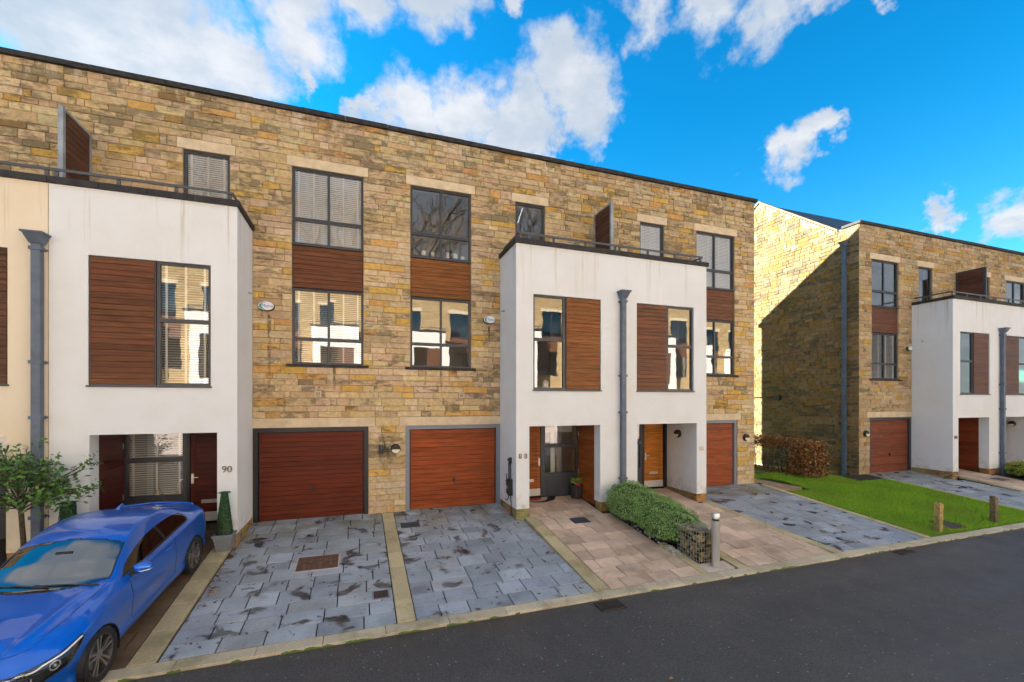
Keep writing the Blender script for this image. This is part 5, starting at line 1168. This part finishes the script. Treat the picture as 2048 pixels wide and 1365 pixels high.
# ------------------------------------------------------------------ sunlit row across the road, seen in the windows
OY, OZ = -9.2, 1.1
def far_house():
    rt = link('far_house', None, None, (0, OY, OZ))
    def bx_(name, b, m, par=None): return MB().box(b[0], b[1], OY+b[2], OY+b[3], OZ+b[4], OZ+b[5]).build(name, m, par or rt)
    mb = MB(); hs_ = [(.585, 2.215, 3.78, 8.57), (3.515, 4.425, 6.95, 8.57), (.465, 3.05, -1, 2.24)]
    for a, b, c, d in cells(0, 6.06, -1.5, 9.9, hs_): mb.box(a, b, OY, OY-.3, OZ+c, OZ+d)
    mb.build('stone_wall', M_FAR, rt); bx_('gable_core', (0, 6.06, -.9, -8.9, -1.5, 9.8), M_INNER)
    MB().prism([(0, OY, OZ+9.8), (0, OY-4.5, OZ+12.5), (0, OY-9, OZ+9.8)], (0, 0, 0), (6.06, 0, 0)).build('roof', M_SLATER, rt)
    bx_('coping', (0, 6.06, .08, -.4, 9.9, 10.0), M_COPE)
    for (a, b) in ((.47, 2.33), (3.4, 4.54)): bx_('lintel', (a, b, .01, -.2, 8.58, 8.81), M_LINTEL)
    bx_('lintel', (.3, 3.05, .01, -.2, 2.24, 2.47), M_LINTEL); bx_('garage_door', (.48, 3.04, -.08, -.12, -.5, 2.23), M_WOODP)
    def win(a, b, c, d, yy, vs, hs):
        mb = MB(); f = .055; xs = [a]+[a+(b-a)*v for v in vs]+[b]; zs = [c]+[c+(d-c)*v for v in hs]+[d]
        for x in xs: mb.box(max(a, x-f*.6), min(b, x+f*.6), OY-yy, OY-yy+.06, OZ+c, OZ+d)
        for z_ in zs: mb.box(a, b, OY-yy-.004, OY-yy+.064, OZ+max(c, z_-f*.6), OZ+min(d, z_+f*.6))
        o = mb.build('window', M_FRAME, rt); MB().quad([(a, OY-yy+.02, OZ+c), (b, OY-yy+.02, OZ+c), (b, OY-yy+.02, OZ+d), (a, OY-yy+.02, OZ+d)]) ; q = MB(); q.quad([(b, OY-yy+.02, OZ+c), (a, OY-yy+.02, OZ+c), (a, OY-yy+.02, OZ+d), (b, OY-yy+.02, OZ+d)]); q.build('pane', M_GLASS, o)
    win(.585, 2.215, 6.70, 8.57, .1, (.5,), (.33,)); win(.585, 2.215, 3.78, 5.64, .1, (.5,), (.33,)); win(3.515, 4.425, 6.95, 8.57, .1, (), ())
    bx_('infill_panel', (.585, 2.215, -.06, -.12, 5.64, 6.70), M_WOODP)
    mb = MB()
    for a, b, c, d in cells(3.055, 6.06, -1.5, 6.88, [(3.52, 5.49, 3.18, 5.63), (3.41, 5.47, -.2, 2.24)]): mb.box(a, b, OY+1.34, OY+1.04, OZ+c, OZ+d)
    mb.box(3.055, 3.35, OY+1.04, OY, OZ-1.5, OZ+6.88); mb.box(3.055, 6.06, OY+1.04, OY, OZ+6.6, OZ+6.7); mb.box(3.35, 6.06, OY+1.04, OY, OZ+2.24, OZ+2.4); mb.build('bay', M_FARR, rt)
    bx_('coping', (3.0, 6.06, 1.40, 1.0, 6.88, 7.0), M_COPE); win(3.52, 4.44, 3.18, 5.63, -1.26, (), (.53,)); bx_('timber_panel', (4.45, 5.49, 1.28, 1.2, 3.18, 5.63), M_WOODP)
    bx_('front_door', (3.45, 5.45, .05, .0, -.2, 2.24), M_WOODP)
    mb = MB(); mb.box(3.1, 6.06, OY+1.28, OY+1.26, OZ+7.15, OZ+7.2)
    for i in range(4): mb.box(3.15+i*.9, 3.20+i*.9, OY+1.25, OY+1.22, OZ+7.0, OZ+7.18)
    mb.build('railing', M_RAIL, rt); return rt
M_WOODP = plain('far_timber', (.13, .05, .022), .5, var=(8, .25)); M_FARR = plain('far_render', (.80, .77, .72), .9)
def copytree(o, par=None):
    c = o.copy(); COL.objects.link(c); c.parent = par; 
    for ch in o.children: copytree(ch, c)
    return c
proto = far_house(); LB = 'sunlit stone house across the road, seen mirrored in the window panes'
tag(proto, LB, 'house', 'sunlit houses across the road'); fars = [proto]
for i in range(1, 9): fars.append(copytree(proto))
for i, o in enumerate(fars): o.location.x = -18.2+i*6.06
for i in range(7):                          # the terrace goes on past both edges of the picture
    o = copytree(proto); o.name = 'stone_house'; o.rotation_euler.z = math.pi; o.location = (-11.456-i*6.06, D, 0) if i < 4 else (30.775+(i-3)*6.06, D, 0)
    tag(o, 'stone house carrying the terrace on beyond the left edge of the picture' if i < 4 else 'stone house carrying the terrace on beyond the right edge of the picture', 'house', 'houses beyond the frame')
mb = MB(); mb.prism([(-60, -2.2, ROAD+.03), (-60, -7.9, OZ-.1), (-60, -40, OZ-.1), (-60, -40, -1), (-60, -2.2, -1)], (0, 0, 0), (140, 0, 0)); struct(mb.build('far_frontage', M_CONC))
# bare trees behind that row
def bare_tree(seed):
    rd = random.Random(seed); mb = MB()
    def grow(p, d, L, r, lev):
        q = p+d*L; m = p.lerp(q, .5)+Vector((rd.gauss(0, .05), rd.gauss(0, .05), 0))*L; mb.tube([p, m, q], [r, r*.85, r*.65], 6 if lev < 2 else 3, cap=False)
        if lev >= 6: return
        for k in range(3 if lev < 5 else 2):
            dd = (d+Vector((rd.gauss(0, .5), rd.gauss(0, .5), rd.gauss(.12, .3)))).normalized(); grow(p.lerp(q, rd.uniform(.7, 1.0)), dd, L*rd.uniform(.64, .84), r*.60, lev+1)
    grow(Vector((0, 0, 0)), Vector((0, 0, 1)), 5.0, .30, 0)
    me = bpy.data.meshes.new('trunk'); me.from_pydata(mb.v, [], mb.f); me.materials.append(M_BARK); return me
mesh = bare_tree(4)
for i, (x, y, sc_, rz) in enumerate(((-9, -25, 1.8, 0), (-1, -23, 1.7, 1.2), (6.5, -26, 1.8, 2.5), (14, -24, 1.75, 4.0), (22, -26, 1.8, 5.0), (-17, -25, 1.75, 3.1))):
    t = thing('bare_tree', (x, y, .8), 'bare winter tree behind the houses across the road, seen mirrored in glass', 'tree', 'bare trees across the road'); o = bpy.data.objects.new('trunk', mesh); COL.objects.link(o); o.parent = t; t.scale = (sc_,)*3; t.rotation_euler.z = rz
